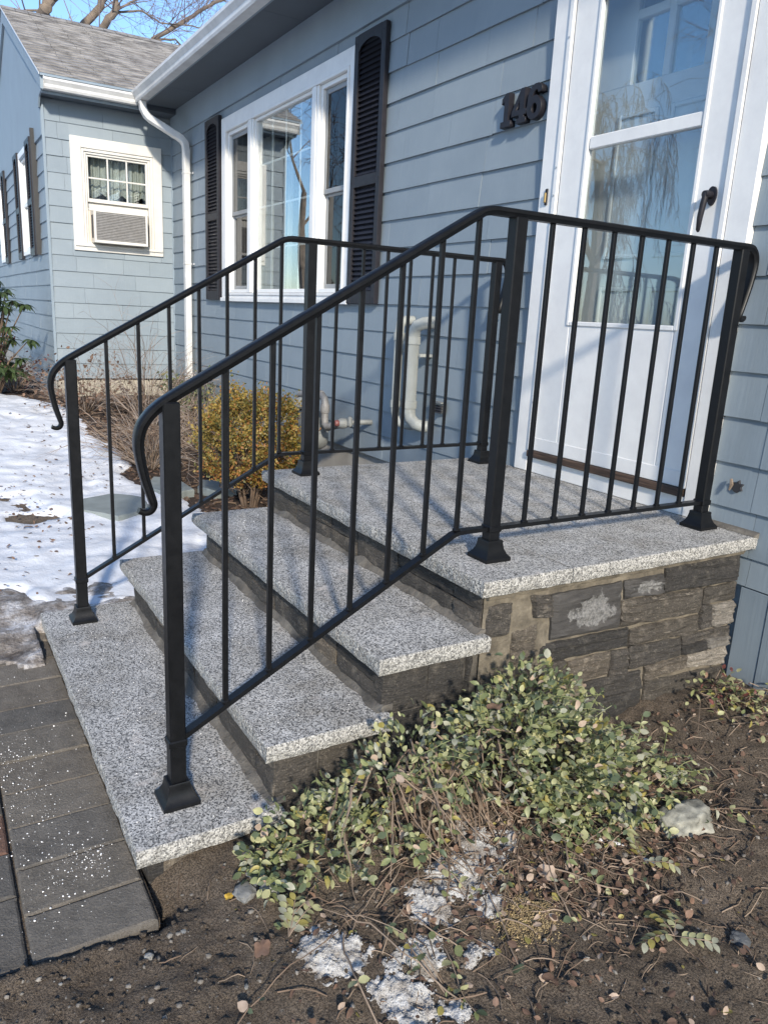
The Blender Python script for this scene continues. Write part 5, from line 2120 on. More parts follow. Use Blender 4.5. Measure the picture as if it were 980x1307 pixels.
    # second, smaller patch at the wall
    r2 = thing('ground_cover_plant', 'low straggly patch of ground cover with reddish leaves in the corner by the wall', 'plant', (1.80, -0.18, -0.57))
    off = -Vector((1.80, -0.18, -0.57))
    mass, st = MB(), MB()
    mats = ['leaf_pale', 'leaf_green', 'leaf_yellow', 'bud_red', 'dead_leaf']
    for k in range(330):
        x, y = 1.83 + rng.gauss(0, 0.12), -0.20 + rng.gauss(0, 0.085)
        if y > -0.03 or (x < 1.67):
            continue
        p = Vector((x, y, gz(x, y) + rng.uniform(0.005, 0.07)))
        red = 0.9 if abs(x - 1.72) < 0.06 and y > -0.16 else 0.08
        add_leaf(mass, p, rand_unit(rng) + Vector((0, 0, .3)), Vector((0, 0, 1)) + rand_unit(rng) * .7, rng.uniform(0.018, 0.028), pick(rng, [0.36, 0.28, 0.12, red, 0.16]))
        if k % 5 == 0:
            pts = [p, p + Vector((rng.uniform(-.06, .06), rng.uniform(-.06, .06), -0.02)), p + Vector((rng.uniform(-.12, .12), rng.uniform(-.1, .02), -0.05))]
            st.tube(pts, 0.0014, 4)
    mass.build('foliage', mats, r2, 'all', off, fix=False)['kind'] = 'stuff'
    st.build('stem', 'stem_tan', r2, True, off, fix=False)['kind'] = 'stuff'

    # small sprigs rooted in the bare soil
    for (x, y, lab) in ((2.399, -1.268, 'small sprig of pale narrow leaves alone on the bare soil'), (2.19, -1.13, 'trailing yellow green sprig beside the white stick'), (1.99, -2.03, 'fallen trailing sprig with pale leaves by the snow clump nearest the walk')):
        r3 = thing('plant_sprig', lab, 'plant', (x, y, gfine(x, y)))
        mass, st = MB(), MB()
        for k in range(4):
            a = rng.uniform(0, 6.28)
            p = Vector((0, 0, 0.006))
            d = Vector((math.cos(a), math.sin(a), 0.5))
            pts = [p.copy()]
            for s in range(5):
                p = p + d * 0.016
                d = (d + Vector((0, 0, -0.16)) + rand_unit(rng) * .2).normalized()
                p.z = max(p.z, 0.006)
                pts.append(p.copy())
                for sg in (-1, 1):
                    add_leaf(mass, p, Vector((-d.y, d.x, .2)) * sg + d * .8, Vector((0, 0, 1)) + rand_unit(rng) * .3, rng.uniform(.018, .028), pick(rng, [.5, .3, .2]))
            st.tube(pts, 0.0014, 4)
        mass.build('foliage', ['leaf_pale', 'leaf_grey', 'leaf_yellow'], r3, 'all', fix=False)['kind'] = 'stuff'
        st.build('stem', 'stem_tan', r3, True, fix=False)['kind'] = 'stuff'


build_ground_cover()


def rock(name, mat, x, y, size, label, seed, rz=0.0, sink=0.3, group=None, cat='rock', flat=True):
    bm = bmesh.new()
    bmesh.ops.create_icosphere(bm, subdivisions=4 if size[0] > .05 else 3, radius=1.0)
    for v in bm.verts:
        p = v.co.normalized()
        r = 1 + 0.35 * fbm(p.x * 1.3 + seed, p.y * 1.3, p.z * 1.3, 3) + 0.14 * fbm(p.x * 5 + seed, p.y * 5, p.z * 5, 4)
        q = p * r
        for ax in range(3):      # cut the flanks so that it has facets
            lim = 0.80 + 0.12 * fbm(p.x * 3 + seed, p.y * 3, p.z * 3 + ax, 3)
            q[ax] = max(-lim, min(lim, q[ax]))
        v.co = Vector((q.x * size[0], q.y * size[1], q.z * size[2]))
    me = bpy.data.meshes.new(name)
    bm.to_mesh(me)
    bm.free()
    me.materials.append(MATS[mat])
    me.polygons.foreach_set('use_smooth', [not flat] * len(me.polygons))
    o = place(name, me, None, (x, y, gfine(x, y) + size[2] * (0.78 - sink)), (0.1, -0.1, rz))
    return tag(o, label, cat, group)


def build_rocks():
    rock('rock', 'rock_lichen', 2.135, -0.90, (0.088, 0.058, 0.050), 'pale lichen covered rock at the end of the ground cover', 1.0, 1.2, sink=0.5, flat=False)
    rock('rock', 'rock_dark', 2.04, -1.04, (0.06, 0.05, 0.03), 'dark rock half hidden under the leaves beside the pale rock', 4.0, 0.4, flat=False)
    rock('rock', 'rock_grey', 1.809, -2.064, (0.034, 0.026, 0.012), 'flat round grey stone beside the corner of the bottom step', 2.0, 0.3)
    rock('rock', 'rock_grey', 1.835, -2.009, (0.030, 0.020, 0.014), 'ridged pale grey stone next to the flat round one', 5.0, 1.0)
    rock('rock', 'rock_grey', 1.765, -2.017, (0.028, 0.020, 0.012), 'angular grey stone under the yellow leaf', 8.0, 2.0)
    rock('rock', 'rock_dark', 1.80, -2.03, (0.014, 0.012, 0.009), 'small dark stone between the flat grey stones', 9.0, 2.0)
    rock('rock', 'rock_dark', 2.472, -1.131, (0.020, 0.026, 0.012), 'dark blue grey pebble alone on the soil', 11.0, 2.0)
    rock('rock', 'rock_grey', 1.855, -2.30, (0.012, 0.010, 0.008), 'small pale stone by the last paver', 12.0, 1.0)
    # fine gravel and clods, nobody could count them
    rng = random.Random(31)
    bm = bmesh.new()
    bmesh.ops.create_icosphere(bm, subdivisions=1, radius=1.0)
    bv = [v.co.copy() for v in bm.verts]
    bf = [tuple(v.index for v in f.verts) for f in bm.faces]
    bm.free()
    mb = MB()
    for k in range(9000):
        x, y = rng.uniform(1.68, 2.95), rng.uniform(-2.75, -0.08)
        if k > 5200:
            q = mnoise.noise(Vector((x * 5, y * 5, 2.0)))
            if q < -0.05:
                continue
        if k < 500:
            x, y = rng.uniform(1.75, 2.1), rng.uniform(-2.7, -1.95)
        s = 0.0014 + 0.0062 * rng.random() ** 3.2
        a, b, c = rng.uniform(.7, 1.3), rng.uniform(.7, 1.3), rng.uniform(.4, .9)
        j = [rng.uniform(.75, 1.25) for _ in bv]
        z = gfine(x, y)
        mb.add([(x + v.x * s * a * q, y + v.y * s * b * q, z + s * .25 + v.z * s * c * q) for v, q in zip(bv, j)], bf, pick(rng, [0.80, 0.17, 0.03]))
    tag(mb.build('gravel', ['soil', 'pebble', 'rock_grey'], fix=False), 'fine grit, pebbles and clods on the soil', 'gravel', kind='stuff')
    # melting salt on the pavers
    mb = MB()
    for k in range(900):
        cl = rng.random()
        if cl < 0.45:
            x, y = 1.30 + rng.gauss(0, .30), -2.44 + rng.gauss(0, .05)
        elif cl < 0.6:
            x, y = 1.0 + rng.gauss(0, .12), -2.50 + rng.gauss(0, .05)
        elif cl < 0.75:
            x, y = 1.50 + rng.gauss(0, .05), -2.36 + rng.gauss(0, .03)
        else:
            x, y = rng.uniform(0.3, 1.75), rng.uniform(-2.9, -2.29)
        if x > 1.76 or y > -2.287:
            continue
        s = 0.0006 + 0.0019 * rng.random() ** 3
        j = [rng.uniform(.6, 1.4) for _ in bv]
        mb.add([(x + v.x * s * q, y + v.y * s * q, -0.638 + s * .3 + v.z * s * q * .7) for v, q in zip(bv, j)], bf)
    for k in range(230):      # grains left on the treads
        st = rng.choice([1, 2, 3, 3])
        x = rng.uniform(0.1, 1.6)
        y = rng.uniform(SY[st] + 0.02, SY[st - 1] - 0.01)
        s = rng.uniform(0.0008, 0.0018)
        mb.add([(x + v.x * s, y + v.y * s, SZ[st] + s * .6 + v.z * s) for v in bv], bf)
    tag(mb.build('salt_grains', 'salt', fix=False), 'white ice melt grains scattered over the pavers', 'salt', kind='stuff')


build_rocks()


def build_old_snow():
    pats = [(1.967, -1.50, .075, .055), (2.03, -1.60, .07, .06), (2.06, -1.70, .06, .06), (2.066, -1.985, .055, .05), (2.10, -1.93, .05, .04), (2.24, -1.885, .085, .05), (2.17, -1.80, .045, .05), (2.31, -1.90, .05, .04), (2.21, -1.69, .026, .034), (2.115, -1.58, .045, .035), (1.99, -1.42, .03, .04), (2.30, -1.80, .03, .03)]

    def val(x, y):
        m = max(1 - math.hypot((x - a) / (r * 1.25), (y - b) / (s * 1.25)) for a, b, r, s in pats)
        return m * 0.9 + 0.46 * fbm(x * 24, y * 24, 2.0, 4) + 0.22 * fbm(x * 75, y * 75, 6.0, 4) - 0.10
    x0, x1, y0, y1, st = 1.86, 2.56, -2.10, -1.32, 0.004
    nx, ny = int((x1 - x0) / st), int((y1 - y0) / st)
    V = [[val(x0 + i * st, y0 + j * st) for i in range(nx + 1)] for j in range(ny + 1)]
    vid, v, f = {}, [], []

    def vert(i, j):
        if (i, j) not in vid:
            x, y = x0 + i * st, y0 + j * st
            m = V[j][i]
            h = (0.001 + 0.010 * sstep(0, .9, m) + 0.003 * fbm(x * 60, y * 60, 0, 4) + 0.003 * fbm(x * 150, y * 150, 0, 3)) if m > 0 else -0.004
            vid[i, j] = len(v)
            v.append((x, y, gfine(x, y) + h))
        return vid[i, j]
    for j in range(ny):
        for i in range(nx):
            if max(V[j][i], V[j][i + 1], V[j + 1][i], V[j + 1][i + 1]) > 0:
                f.append((vert(i, j), vert(i + 1, j), vert(i + 1, j + 1), vert(i, j + 1)))
    mb = MB()
    mb.add(v, f)
    rng = random.Random(19)
    grains = 0
    while grains < 2200:       # loose ice grains on and around the clumps
        i, j = rng.randrange(nx), rng.randrange(ny)
        m = V[j][i]
        if m < -0.10 or (m < 0 and rng.random() < .75):
            continue
        x, y = x0 + (i + rng.random()) * st, y0 + (j + rng.random()) * st
        r = rng.uniform(.0009, .0026)
        zc = gfine(x, y) + (0.001 + 0.010 * sstep(0, .9, m) if m > 0 else 0) + r * .5
        oct_ = [(r, 0, 0), (-r, 0, 0), (0, r, 0), (0, -r, 0), (0, 0, r), (0, 0, -r)]
        mb.add([(x + a * rng.uniform(.7, 1.3), y + b * rng.uniform(.7, 1.3), zc + c) for a, b, c in oct_], [(0, 2, 4), (2, 1, 4), (1, 3, 4), (3, 0, 4), (2, 0, 5), (1, 2, 5), (3, 1, 5), (0, 3, 5)])
        grains += 1
    tag(mb.build('old_snow', 'old_snow', smooth='all', fix=False), 'leftover clumps of granular snow among the plant stems', 'snow', kind='stuff')
    # sawdust: a thin heap of flakes
    mb = MB()
    for k in range(5200):
        x, y = 2.196 + rng.gauss(0, .032), -1.53 + rng.gauss(0, .040)
        r = math.hypot((x - 2.196) / .075, (y + 1.53) / .090)
        if r > 1.15 + 0.5 * mnoise.noise(Vector((x * 30, y * 30, 4))):
            continue
        z = gfine(x, y) + 0.001 + max(0, 1 - r) * 0.011 * rng.random()
        add_leaf(mb, (x, y, z), rand_unit(rng) * Vector((1, 1, .5)), Vector((0, 0, 1)) + rand_unit(rng) * .6, rng.uniform(.002, .0055), 0, MINI)
    tag(mb.build('sawdust_heap', 'sawdust', fix=False), 'low heap of golden sawdust on the soil near the snow clumps', 'sawdust', kind='stuff')


build_old_snow()


def fallen_leaf(x, y, size, mat, label, seed, lobed=True, z=None, tilt=0.35):
    rng = random.Random(seed)
    mb = MB()
    n = 22
    pts = []
    for k in range(n):
        a = 2 * math.pi * k / n
        r = 0.55 + 0.16 * math.cos(a) + (0.20 * abs(math.sin(2.5 * a)) if lobed else 0) + rng.uniform(-.05, .05)
        px, py = r * math.cos(a) * 1.1, r * math.sin(a) * 0.85
        pts.append((px * size, py * size, size * (0.28 * py * py + 0.16 * math.sin(3 * a + seed) * r + rng.uniform(-.04, .04))))
    inner = [(p[0] * .5, p[1] * .5, p[2] * .25) for p in pts]
    v = pts + inner + [(0, 0, 0.0)]
    f = [(k, (k + 1) % n, n + (k + 1) % n, n + k) for k in range(n)] + [(n + k, n + (k + 1) % n, 2 * n) for k in range(n)]
    mb.add(v, f)
    me = mb.mesh('fallen_leaf', mat, 'all', fix=False)
    zz = (gfine(x, y) if z is None else z) + size * .22
    o = place('fallen_leaf', me, None, (x, y, zz), (rng.uniform(-tilt, tilt), rng.uniform(-tilt, tilt), rng.uniform(0, 6.28)))
    return tag(o, label, 'leaf', 'dead leaves on the ground')


def build_litter():
    for args in ((1.978, -2.087, 0.030, 'dead_leaf', 'reddish brown dead leaf alone on the soil near the walk', 1),
                 (1.757, -2.00, 0.026, 'dead_leaf_yellow', 'bright yellow leaf beside the bottom step end', 2),
                 (1.794, -2.097, 0.016, 'dead_leaf_yellow', 'small orange yellow leaf on the flat grey stone', 3),
                 (1.905, -1.27, 0.026, 'dead_leaf_pale', 'pale pinkish dead leaf highest on the litter under the ground cover', 4),
                 (1.955, -1.377, 0.028, 'dead_leaf_pale', 'pale tan curled leaf on the litter left of the brown stem', 5),
                 (2.125, -1.394, 0.033, 'dead_leaf_pale', 'large pale brown leaf beside the sawdust heap', 6),
                 (2.217, -1.189, 0.030, 'dead_leaf', 'brown dead leaf in the open below the white stick', 7),
                 (2.231, -0.972, 0.024, 'dead_leaf_pale', 'tan upright leaf below the pale rock', 8),
                 (1.99, -1.224, 0.030, 'dead_leaf_dark', 'dark maroon leaf under the edge of the ground cover', 9),
                 (2.07, -1.225, 0.028, 'dead_leaf_dark', 'dark brown leaf between the maroon leaf and the white stick', 10),
                 (2.282, -1.316, 0.022, 'dead_leaf', 'narrow brown leaf on bare soil right of the sawdust', 11),
                 (2.348, -1.588, 0.026, 'dead_leaf_dark', 'dark red brown leaf on bare soil nearest the viewer', 12),
                 (2.035, -1.50, 0.020, 'dead_leaf_dark', 'dark brown leaf lying on the granular snow', 13)):
        fallen_leaf(*args)
    fallen_leaf(1.88, -1.40, 0.030, 'dead_leaf', 'orange brown leaf caught on top of the ground cover', 14, z=-0.262)
    # plain mass of litter: leaf scraps, twigs, grass straws
    rng = random.Random(77)
    mb = MB()
    for k in range(2600):
        if rng.random() < 0.55:
            x, y = 2.05 + rng.gauss(0, .14), -1.22 + rng.gauss(0, .26)
        else:
            x, y = rng.uniform(1.7, 2.8), rng.uniform(-2.1, -0.08)
        if x < 1.69:
            continue
        add_leaf(mb, (x, y, gfine(x, y) + rng.uniform(.002, .012)), rand_unit(rng) * Vector((1, 1, .3)), Vector((0, 0, 1)) + rand_unit(rng) * .7, rng.uniform(.006, .026), pick(rng, [.30, .2, .45, .05]), SHAPES[rng.randrange(3)])
    for k in range(900):
        if rng.random() < .72:
            x, y = 2.05 + rng.gauss(0, .16), -1.2 + rng.gauss(0, .33)
        else:
            x, y = rng.uniform(1.7, 2.8), rng.uniform(-2.2, -0.08)
        if x < 1.69 or y > -0.05:
            continue
        a = rng.uniform(0, 6.28)
        L = rng.uniform(.02, .11)
        bend = rng.gauss(0, .3)
        pts = []
        lift = rng.uniform(0, .012)
        for s in range(5):
            t = s / 4
            xx, yy = x + L * t * math.cos(a + bend * t), y + L * t * math.sin(a + bend * t)
            pts.append((xx, yy, gfine(xx, yy) + .003 + lift * math.sin(t * 3.1)))
        mb.tube(pts, rng.uniform(.0006, .0017), 3, pick(rng, [0, 0, 0, 0, .45, .55]), caps=False)
    tag(mb.build('leaf_litter', ['dead_leaf', 'dead_leaf_pale', 'dead_leaf_dark', 'leaf_yellow', 'stem_tan', 'stem_dry'], fix=False), 'scraps of dead leaves, twigs and straw on the soil', 'litter', kind='stuff')
    # white plant stick in two pieces
    for (x, y, L, a, lab) in ((2.105, -1.148, .075, 0.9, 'long white stick lying under the ground cover'), (2.188, -1.11, .040, 0.7, 'short white stick end lying on the soil')):
        m = MB()
        m.cbox(-L / 2, L / 2, -.004, .004, 0, .004, .001)
        m.cbox(-L / 2 - .012, -L / 2, -.0015, .0015, .0005, .0035, .0005)
        tag(m.build('plant_stick', 'stake_white', None, loc=(x, y, gfine(x, y) + .006), rot=(0.02, 0.12, a)), lab, 'stick', 'broken white stick')


build_litter()


def build_flagstones():
    rng = random.Random(4)
    for (pts, lab, dz) in (([(-1.70, -1.84), (-1.42, -1.66), (-1.50, -1.44), (-1.84, -1.40), (-2.02, -1.56), (-1.92, -1.80)], 'bluish flagstone bare of snow in the side yard', 0.052),
                           ([(-2.10, -1.30), (-1.86, -1.20), (-1.92, -1.02), (-2.28, -1.02), (-2.42, -1.18)], 'pale flagstone edged with snow before the bare bush', 0.045),
                           ([(-2.02, -0.96), (-1.82, -0.92), (-1.86, -0.74), (-2.2, -0.72), (-2.26, -0.86)], 'dark flagstone lying in the bed beside the boxwood', 0.045)):
        cx = sum(p[0] for p in pts) / len(pts)
        cy = sum(p[1] for p in pts) / len(pts)
        P = []
        for a, b in zip(pts, pts[1:] + pts[:1]):
            for t in (0, .33, .66):
                P.append((a[0] + (b[0] - a[0]) * t + rng.uniform(-.012, .012) - cx, a[1] + (b[1] - a[1]) * t + rng.uniform(-.012, .012) - cy))
        mb = MB()
        mb.rings([[(x * 1.0, y * 1.0, -0.05) for x, y in P], [(x, y, 0.006) for x, y in P], [(x * .97, y * .97, 0.014) for x, y in P]])
        tag(mb.build('flagstone', 'flagstone', None, loc=(cx, cy, gz(cx, cy) + dz), rot=(rng.uniform(-.03, .03), rng.uniform(-.04, .04), 0)), lab, 'flagstone', 'flagstones in the yard')


build_flagstones()


def build_boxwood():
    rng = random.Random(14)
    x, y = -1.58, -0.74
    zg = gz(x, y)
    root = thing('boxwood_shrub', 'rounded boxwood shrub with olive and rusty winter leaves beyond the steps', 'shrub', (x, y, zg))
    mb = MB()
    # upright shoots over a lumpy egg, each with small leaves
    for k in range(900):
        n = rand_unit(rng)
        if n.z < -0.75:
            n.z *= -0.4
            n.normalize()
        lump = 1 + 0.42 * fbm(n.x * 2.6, n.y * 2.6, n.z * 2.6 + 3, 4)
        c = Vector((n.x * 0.345, n.y * 0.345, 0.41 + n.z * 0.37)) * 1.0
        c.x *= lump
        c.y *= lump
        c.z = 0.03 + (c.z - 0.03) * (0.55 + 0.45 * lump)
        d = (n * 0.6 + Vector((0, 0, 0.8)) + rand_unit(rng) * .25).normalized()
        L = rng.uniform(0.06, 0.12) + 0.14 * rng.random() ** 4
        low = max(0.0, 0.75 - c.z / 0.62)
        rusty = 0.16 + 0.55 * low + 0.25 * max(0, fbm(n.x * 1.5 + 5, n.y * 1.5, n.z * 1.5, 2))
        for s in range(20):
            p = c - n * 0.07 + d * L * (s / 22) + rand_unit(rng) * 0.014
            if p.z < 0.01:
                continue
            mi = 2 if rng.random() < rusty * .8 else (1 if rng.random() < .72 else 0)
            add_leaf(mb, p, rand_unit(rng) + d * .6, rand_unit(rng) + n, rng.uniform(.017, .028), mi, MINI)
    mb.build('foliage', ['box_green', 'box_olive', 'box_rust'], root, fix=False)['kind'] = 'stuff'
    st = MB()
    for k in range(14):
        a = rng.uniform(0, 6.28)
        st.tube([(0.03 * math.cos(a), 0.03 * math.sin(a), -0.03), (0.1 * math.cos(a), 0.1 * math.sin(a), 0.2), (0.2 * math.cos(a), 0.2 * math.sin(a), 0.5)], [0.011, 0.008, 0.003], 5)
    st.build('stem', 'stem_dry', root, True, fix=False)
    mb = MB()      # dark inner mass of old twigs
    for k in range(500):
        p = rand_unit(rng) * rng.random() ** .4 * .27
        q = Vector((p.x, p.y, 0.38 + p.z * 1.1))
        mb.tube([q, q + rand_unit(rng) * .09], .003, 3, caps=False)
    mb.build('inner_twigs', 'stem_dry', root, fix=False)['kind'] = 'stuff'


build_boxwood()


def twig_bush(x, y, radius, height, ntw, mats, label, seed, leaves=0, leafmats=None, leafsize=.03, name='bare_shrub', arch=.3, cat='shrub'):
    rng = random.Random(seed)
    zg = gz(x, y)
    root = thing(name, label, cat, (x, y, zg))
    mb = MB()
    tips = []

    def grow(p, d, L, r, lvl):
        pts, rr = [p.copy()], [r]
        n = 5
        for s in range(n):
            d = (d + rand_unit(rng) * .16 + Vector((d.x, d.y, -arch)) * .10).normalized()
            p = p + d * (L / n)
            pts.append(p.copy())
            rr.append(r * (1 - .7 * (s + 1) / n))
            if lvl < 2 and s > 0 and rng.random() < .62:
                grow(p.copy(), (d + rand_unit(rng) * .75).normalized(), L * rng.uniform(.35, .6), r * .55, lvl + 1)
        tips.append((p.copy(), d.copy()))
        mb.tube(pts, rr, 3 if r < .004 else 5, rng.randrange(len(mats)), caps=False)
    for k in range(ntw):
        a = rng.uniform(0, 6.283)
        s = rng.random() ** .6
        d = Vector((math.cos(a) * s * radius, math.sin(a) * s * radius, height * (1.05 - .5 * s))).normalized()
        grow(Vector((math.cos(a) * .06 * s, math.sin(a) * .06 * s, 0)), d, height * rng.uniform(.7, 1.15), rng.uniform(.003, .0055), 0)
    mb.build('stem', mats, root, fix=False)['kind'] = 'stuff'
    if leaves:
        lf = MB()
        for k in range(leaves):
            p, d = rng.choice(tips)
            add_leaf(lf, p - d * rng.uniform(0, .25) + rand_unit(rng) * .03, rand_unit(rng) + Vector((0, 0, -.3)), rand_unit(rng), rng.uniform(.6, 1.2) * leafsize, rng.randrange(len(leafmats)))
        lf.build('foliage', leafmats, root, 'all', fix=False)['kind'] = 'stuff'
    return root


twig_bush(-2.78, -1.10, .42, .52, 95, ['stem_grey', 'stem_tan', 'stem_dry'], 'bare twiggy grey shrub at the edge of the snow', 41)
twig_bush(-2.35, -0.62, .25, .50, 50, ['stem_grey', 'stem_dry'], 'narrow bare shrub between the twiggy grey shrub and the boxwood', 42)
twig_bush(-4.95, -1.20, .40, .50, 60, ['stem_dry', 'stem_grey'], 'bare shrub full of brown curled leaves before the wing corner', 43, 380, ['dead_leaf', 'dead_leaf_dark'], .045)
twig_bush(-4.3, -0.75, .40, .80, 55, ['stem_grey', 'stem_dry'], 'tall thin bare shrub below the air conditioner window', 44)
twig_bush(-4.55, -0.30, .22, .42, 40, ['stem_dry'], 'small leafy green shrub against the wing foundation', 45, 500, ['leaf_green', 'leaf_dark'], .045, 'leafy_shrub')
twig_bush(-3.5, -0.45, .30, .42, 50, ['stem_grey', 'stem_tan'], 'low bare shrub under the downspout', 46)
twig_bush(-6.35, -1.72, .22, .40, 40, ['stem_dry', 'stem_grey'], 'bare shrub with reddish leaves before the wing front wall', 47, 160, ['bud_red', 'dead_leaf'], .04)


def build_rhododendron():
    rng = random.Random(51)
    x, y = -6.0, -1.93
    zg = gz(x, y)
    root = thing('rhododendron', 'dark green rhododendron with drooping long leaves at the yard edge', 'shrub', (x, y, zg))
    st, lf = MB(), MB()
    for k in range(64):
        a = rng.uniform(0, 6.28)
        s = rng.random() ** .6
        tip = Vector((math.cos(a) * .40 * s, math.sin(a) * .40 * s, (.25 + 1.25 * rng.random() * (1.05 - .45 * s))))
        st.tube([(0, 0, -.05), (tip.x * .4, tip.y * .4, tip.z * .6), tip], [.013, .009, .005], 5)
        m = 1 if rng.random() < .16 else 0
        for j in range(11):
            b = 6.28 * j / 11 + rng.uniform(-.3, .3)
            d = Vector((math.cos(b), math.sin(b), rng.uniform(-.75, .15)))
            add_leaf(lf, tip, d, Vector((0, 0, 1)) + rand_unit(rng) * .3, rng.uniform(.10, .15), 0, (LEAF_N, LEAF_NF))
        if m:
            for j in range(14):
                add_leaf(lf, tip + rand_unit(rng) * .04 + Vector((0, 0, .03)), rand_unit(rng), rand_unit(rng), .03, 1)
    st.build('stem', 'stem_dry', root, True, fix=False)
    lf.build('foliage', ['rhodo_leaf', 'bud_red'], root, 'all', fix=False)['kind'] = 'stuff'


build_rhododendron()


def yard_debris():
    rng = random.Random(61)
    mb = MB()
    for k in range(420):
        c = rng.choice([(-2.1, -2.1, .25), (-1.5, -2.0, .2), (-2.9, -2.3, .4), (-3.6, -1.7, .5), (-4.5, -2.1, .5), (-1.0, -2.2, .4), (-2.6, -1.5, .3)])
        x, y = c[0] + rng.gauss(0, c[2]), c[1] + rng.gauss(0, c[2] * .6)
        if x > -.2 or y > bed_edge(x):
            continue
        add_leaf(mb, (x, y, gz(x, y) + .045), rand_unit(rng) * Vector((1, 1, .2)), Vector((0, 0, 1)) + rand_unit(rng) * .4, rng.uniform(.012, .035), rng.randrange(3), SHAPES[rng.randrange(3)])
    tag(mb.build('leaf_litter', ['dead_leaf', 'dead_leaf_dark', 'stem_dry'], fix=False), 'scattered dead leaf scraps on the snow', 'litter', kind='stuff')
    mb = MB()       # bark chips over the bed
    for k in range(2600):
        x = -0.1 - 6.3 * rng.random() ** 1.3
        y = rng.uniform(bed_edge(x) - .06, -0.05)
        if x < -5.8 and y > -1.36:
            continue
        z = gz(x, y) + .02
        a = rng.uniform(0, 3.14)
        L, w = rng.uniform(.01, .035), rng.uniform(.004, .01)
        c, s = math.cos(a), math.sin(a)
        t = rng.uniform(-.4, .4)
        q = [(-L, -w), (L, -w), (L, w), (-L, w)]
        mb.add([(x + c * u - s * v, y + s * u + c * v, z + t * u + .004) for u, v in q] + [(x + c * u - s * v, y + s * u + c * v, z + t * u - .006) for u, v in q], [(0, 1, 2, 3), (0, 1, 5, 4), (1, 2, 6, 5), (2, 3, 7, 6), (3, 0, 4, 7)], rng.randrange(3))
    tag(mb.build('bark_chips', ['mulch', 'stem_dry', 'dead_leaf_dark'], fix=False), 'bark chips and dead leaves in the bed along the house', 'mulch', kind='stuff')


yard_debris()


# ------------------------------------------------------------------ trees
def grow_tree(trunk_mb, twig_mb, p, d, L, r, lvl, maxl, rng, droop=0.0, spread=.7, up=.15, twig_r=.006):
    n = 5 if lvl < 2 else 4
    pts, rr = [p.copy()], [r]
    taper = .55 if lvl == 0 else .75
    for s in range(n):
        d = (d + rand_unit(rng) * (.10 if lvl == 0 else .20) + Vector((0, 0, up if lvl < 2 else up * .4 - droop * lvl * .12))).normalized()
        p = p + d * (L / n)
        pts.append(p.copy())
        rr.append(max(twig_r * .5, r * (1 - taper * (s + 1) / n)))
        if lvl < maxl and s >= (1 if lvl else 2):
            for _ in range(2 if lvl else 2):
                if rng.random() < .85:
                    dd = (d + rand_unit(rng) * spread * 1.3).normalized()
                    grow_tree(trunk_mb, twig_mb, p.copy(), dd, L * rng.uniform(.42, .68), max(twig_r, rr[-1] * rng.uniform(.45, .7)), lvl + 1, maxl, rng, droop, spread, up, twig_r)
    (trunk_mb if lvl < 2 else twig_mb).tube(pts, rr, 8 if lvl == 0 else (6 if lvl == 1 else 3), 0, caps=False)


def tree(name, label, x, y, height, r, seed, maxl=4, droop=0.0, spread=.7, up=.15, twig_r=.006, bark='bark', twig='twig_far', lean=(0, 0), group=None):
    rng = random.Random(seed)
    zg = gz(x, y) - 0.05
    root = thing(name, label, 'tree', (x, y, zg), group)
    a, b = MB(), MB()
    grow_tree(a, b, Vector((0, 0, 0)), Vector((lean[0], lean[1], 1)).normalized(), height * .5, r, 0, maxl, rng, droop, spread, up, twig_r)
    a.build('trunk', bark, root, True, fix=False)
    o = b.build('crown', twig, root, fix=False)
    return root


def limb_tree(x, limbs, base, label, seed, twigs=60):
    """tree whose main limbs are given as (y, z) runs at distance x"""
    rng = random.Random(seed)
    zg = gz(x, base) - .05
    root = thing('bare_tree', label, 'tree', (x, base, zg), 'bare trees behind the wing')
    a, b = MB(), MB()
    for pts, r0, r1 in limbs:
        P = [Vector((rng.uniform(-.25, .25) * i, p[0] - base, p[1] - zg)) for i, p in enumerate(pts)]
        Q = []
        for i in range(len(P) - 1):
            for k in range(4):
                t = k / 4
                q = P[i].lerp(P[i + 1], t)
                if i + k > 0:
                    q = q + rand_unit(rng) * min(.03, r0 * .3)
                Q.append(q)
        Q.append(P[-1])
        m = len(Q)
        a.tube(Q, [r0 + (r1 - r0) * i / (m - 1) for i in range(m)], 9, caps=False)
        for k in range(int(twigs * (1 if r0 > .06 else .5))):
            i = rng.randrange(m // 3, m - 1)
            d = (Q[i + 1] - Q[i]).normalized()
            dd = (d + rand_unit(rng) * .9 + Vector((0, 0, .25))).normalized()
            if k % 4 == 0:
                grow_tree(b, b, Q[i].copy(), dd, rng.uniform(1.2, 2.6), max(.012, r1 * .35), 2, 4, rng, 0, .7, .2, .005)
    a.build('trunk', 'bark', root, True, fix=False)
    b.build('crown', 'twig_far', root, fix=False)


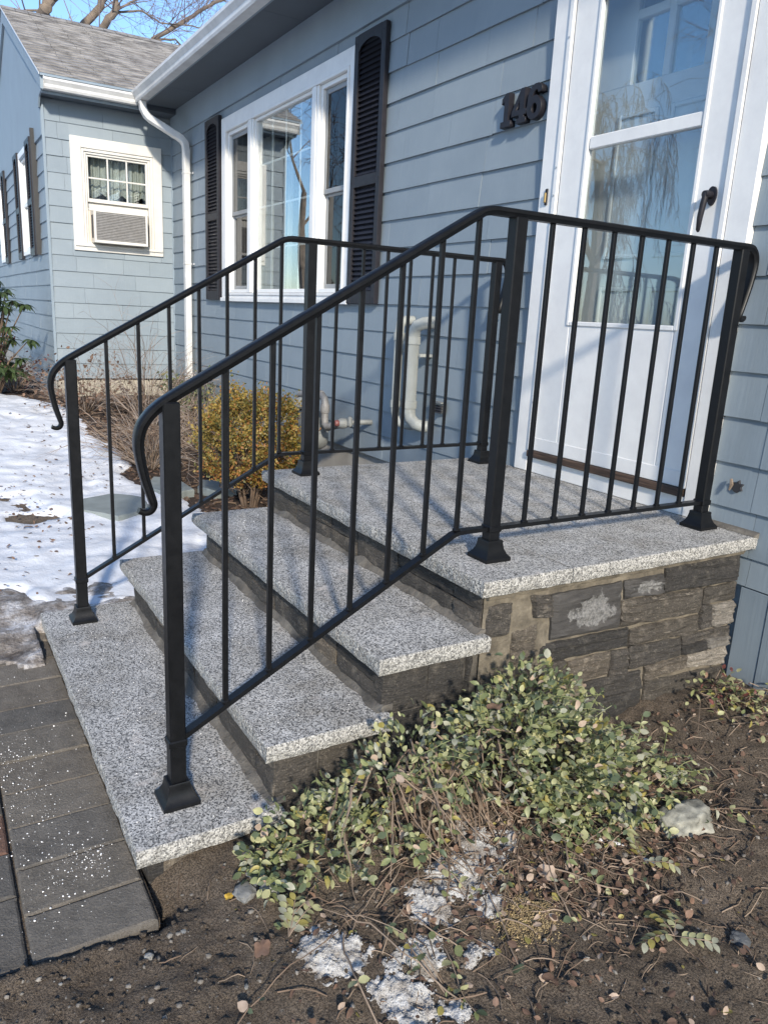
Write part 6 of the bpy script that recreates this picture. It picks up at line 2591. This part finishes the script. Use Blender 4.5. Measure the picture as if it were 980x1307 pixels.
limb_tree(-18.0, [([(-0.5, -0.5), (-0.25, 3.0), (0.24, 6.35), (0.47, 6.98), (0.65, 7.24), (0.91, 7.65), (1.3, 8.6), (1.5, 10.0)], .16, .07), ([(0.65, 7.2), (0.2, 7.1), (-0.3, 6.95), (-0.9, 6.9)], .03, .012)],
          -0.5, 'mossy bare tree whose limb rises at the wing roof peak', 71, 50)
limb_tree(-18.0, [([(0.55, -0.5), (0.6, 3.0), (0.99, 6.25), (1.38, 6.98), (1.81, 7.53), (1.98, 7.9), (2.07, 8.7), (2.2, 10.5)], .125, .055), ([(0.6, 3.0), (1.0, 5.0), (1.43, 6.26), (1.77, 6.99), (2.02, 7.35), (2.25, 7.73), (2.41, 8.3), (2.7, 10)], .11, .05),
                  ([(2.05, 7.42), (2.35, 7.55), (2.76, 7.61), (3.24, 7.51), (3.88, 7.4), (4.6, 7.5)], .03, .012), ([(2.13, 7.5), (2.49, 7.72), (2.81, 7.96), (3.4, 8.6)], .03, .012)],
          0.55, 'forked bare tree behind the middle of the wing roof', 72, 60)
limb_tree(-18.0, [([(1.9, -0.5), (2.2, 4.0), (2.73, 6.59), (3.07, 7.09), (3.72, 7.54), (4.37, 8.07), (4.95, 8.43), (6, 9.2)], .075, .03), ([(3.07, 7.09), (3.62, 7.21), (3.92, 7.09), (4.5, 6.9)], .03, .012)],
          1.9, 'bare tree with a limb slanting over the wing roof beside the gutter', 73, 60)
for i, (x, y, h, lab) in enumerate(((-27, 1.0, 9.5, 'hazy far bare tree between the mossy tree and the forked tree'), (-30, 4.5, 10.5, 'hazy far bare tree behind the forked tree'), (-26, 7.5, 9.5, 'hazy far bare tree nearest the main gutter'),
                                    (-34, 2.5, 11.0, 'farthest hazy bare tree over the roof peak'), (-33, 8.0, 11.0, 'farthest hazy bare tree behind the slanting limb'))):
    tree('bare_tree', lab, x, y, h, .12, 80 + i, 4, 0, .8, .18, .007, group='far bare trees')
# trees in front of the house, out of the frame but mirrored in the panes
tree('weeping_tree', 'bare weeping tree mirrored in the storm door panes', -6.8, -7.6, 8.0, .13, 91, 5, 1.3, .8, .12, .006, twig='stem_dry')
tree('bare_tree', 'broad bare tree mirrored in the picture window', -17.0, -7.0, 9.0, .17, 92, 4, .2, .75, .15, .008)
tree('bare_tree', 'slim bare tree across the snow field, added unseen to fill the low reflections in the panes', -22.0, -16.0, 9.0, .15, 93, 4, .1, .75, .15, .010)  # unseen, added so the mirrored horizon is not empty
tree('bare_tree', 'tall bare tree across the snow field, added unseen to fill the high reflections in the panes', -9.0, -16.0, 11.0, .18, 94, 4, .1, .75, .15, .010)  # likewise added out of view for the reflections
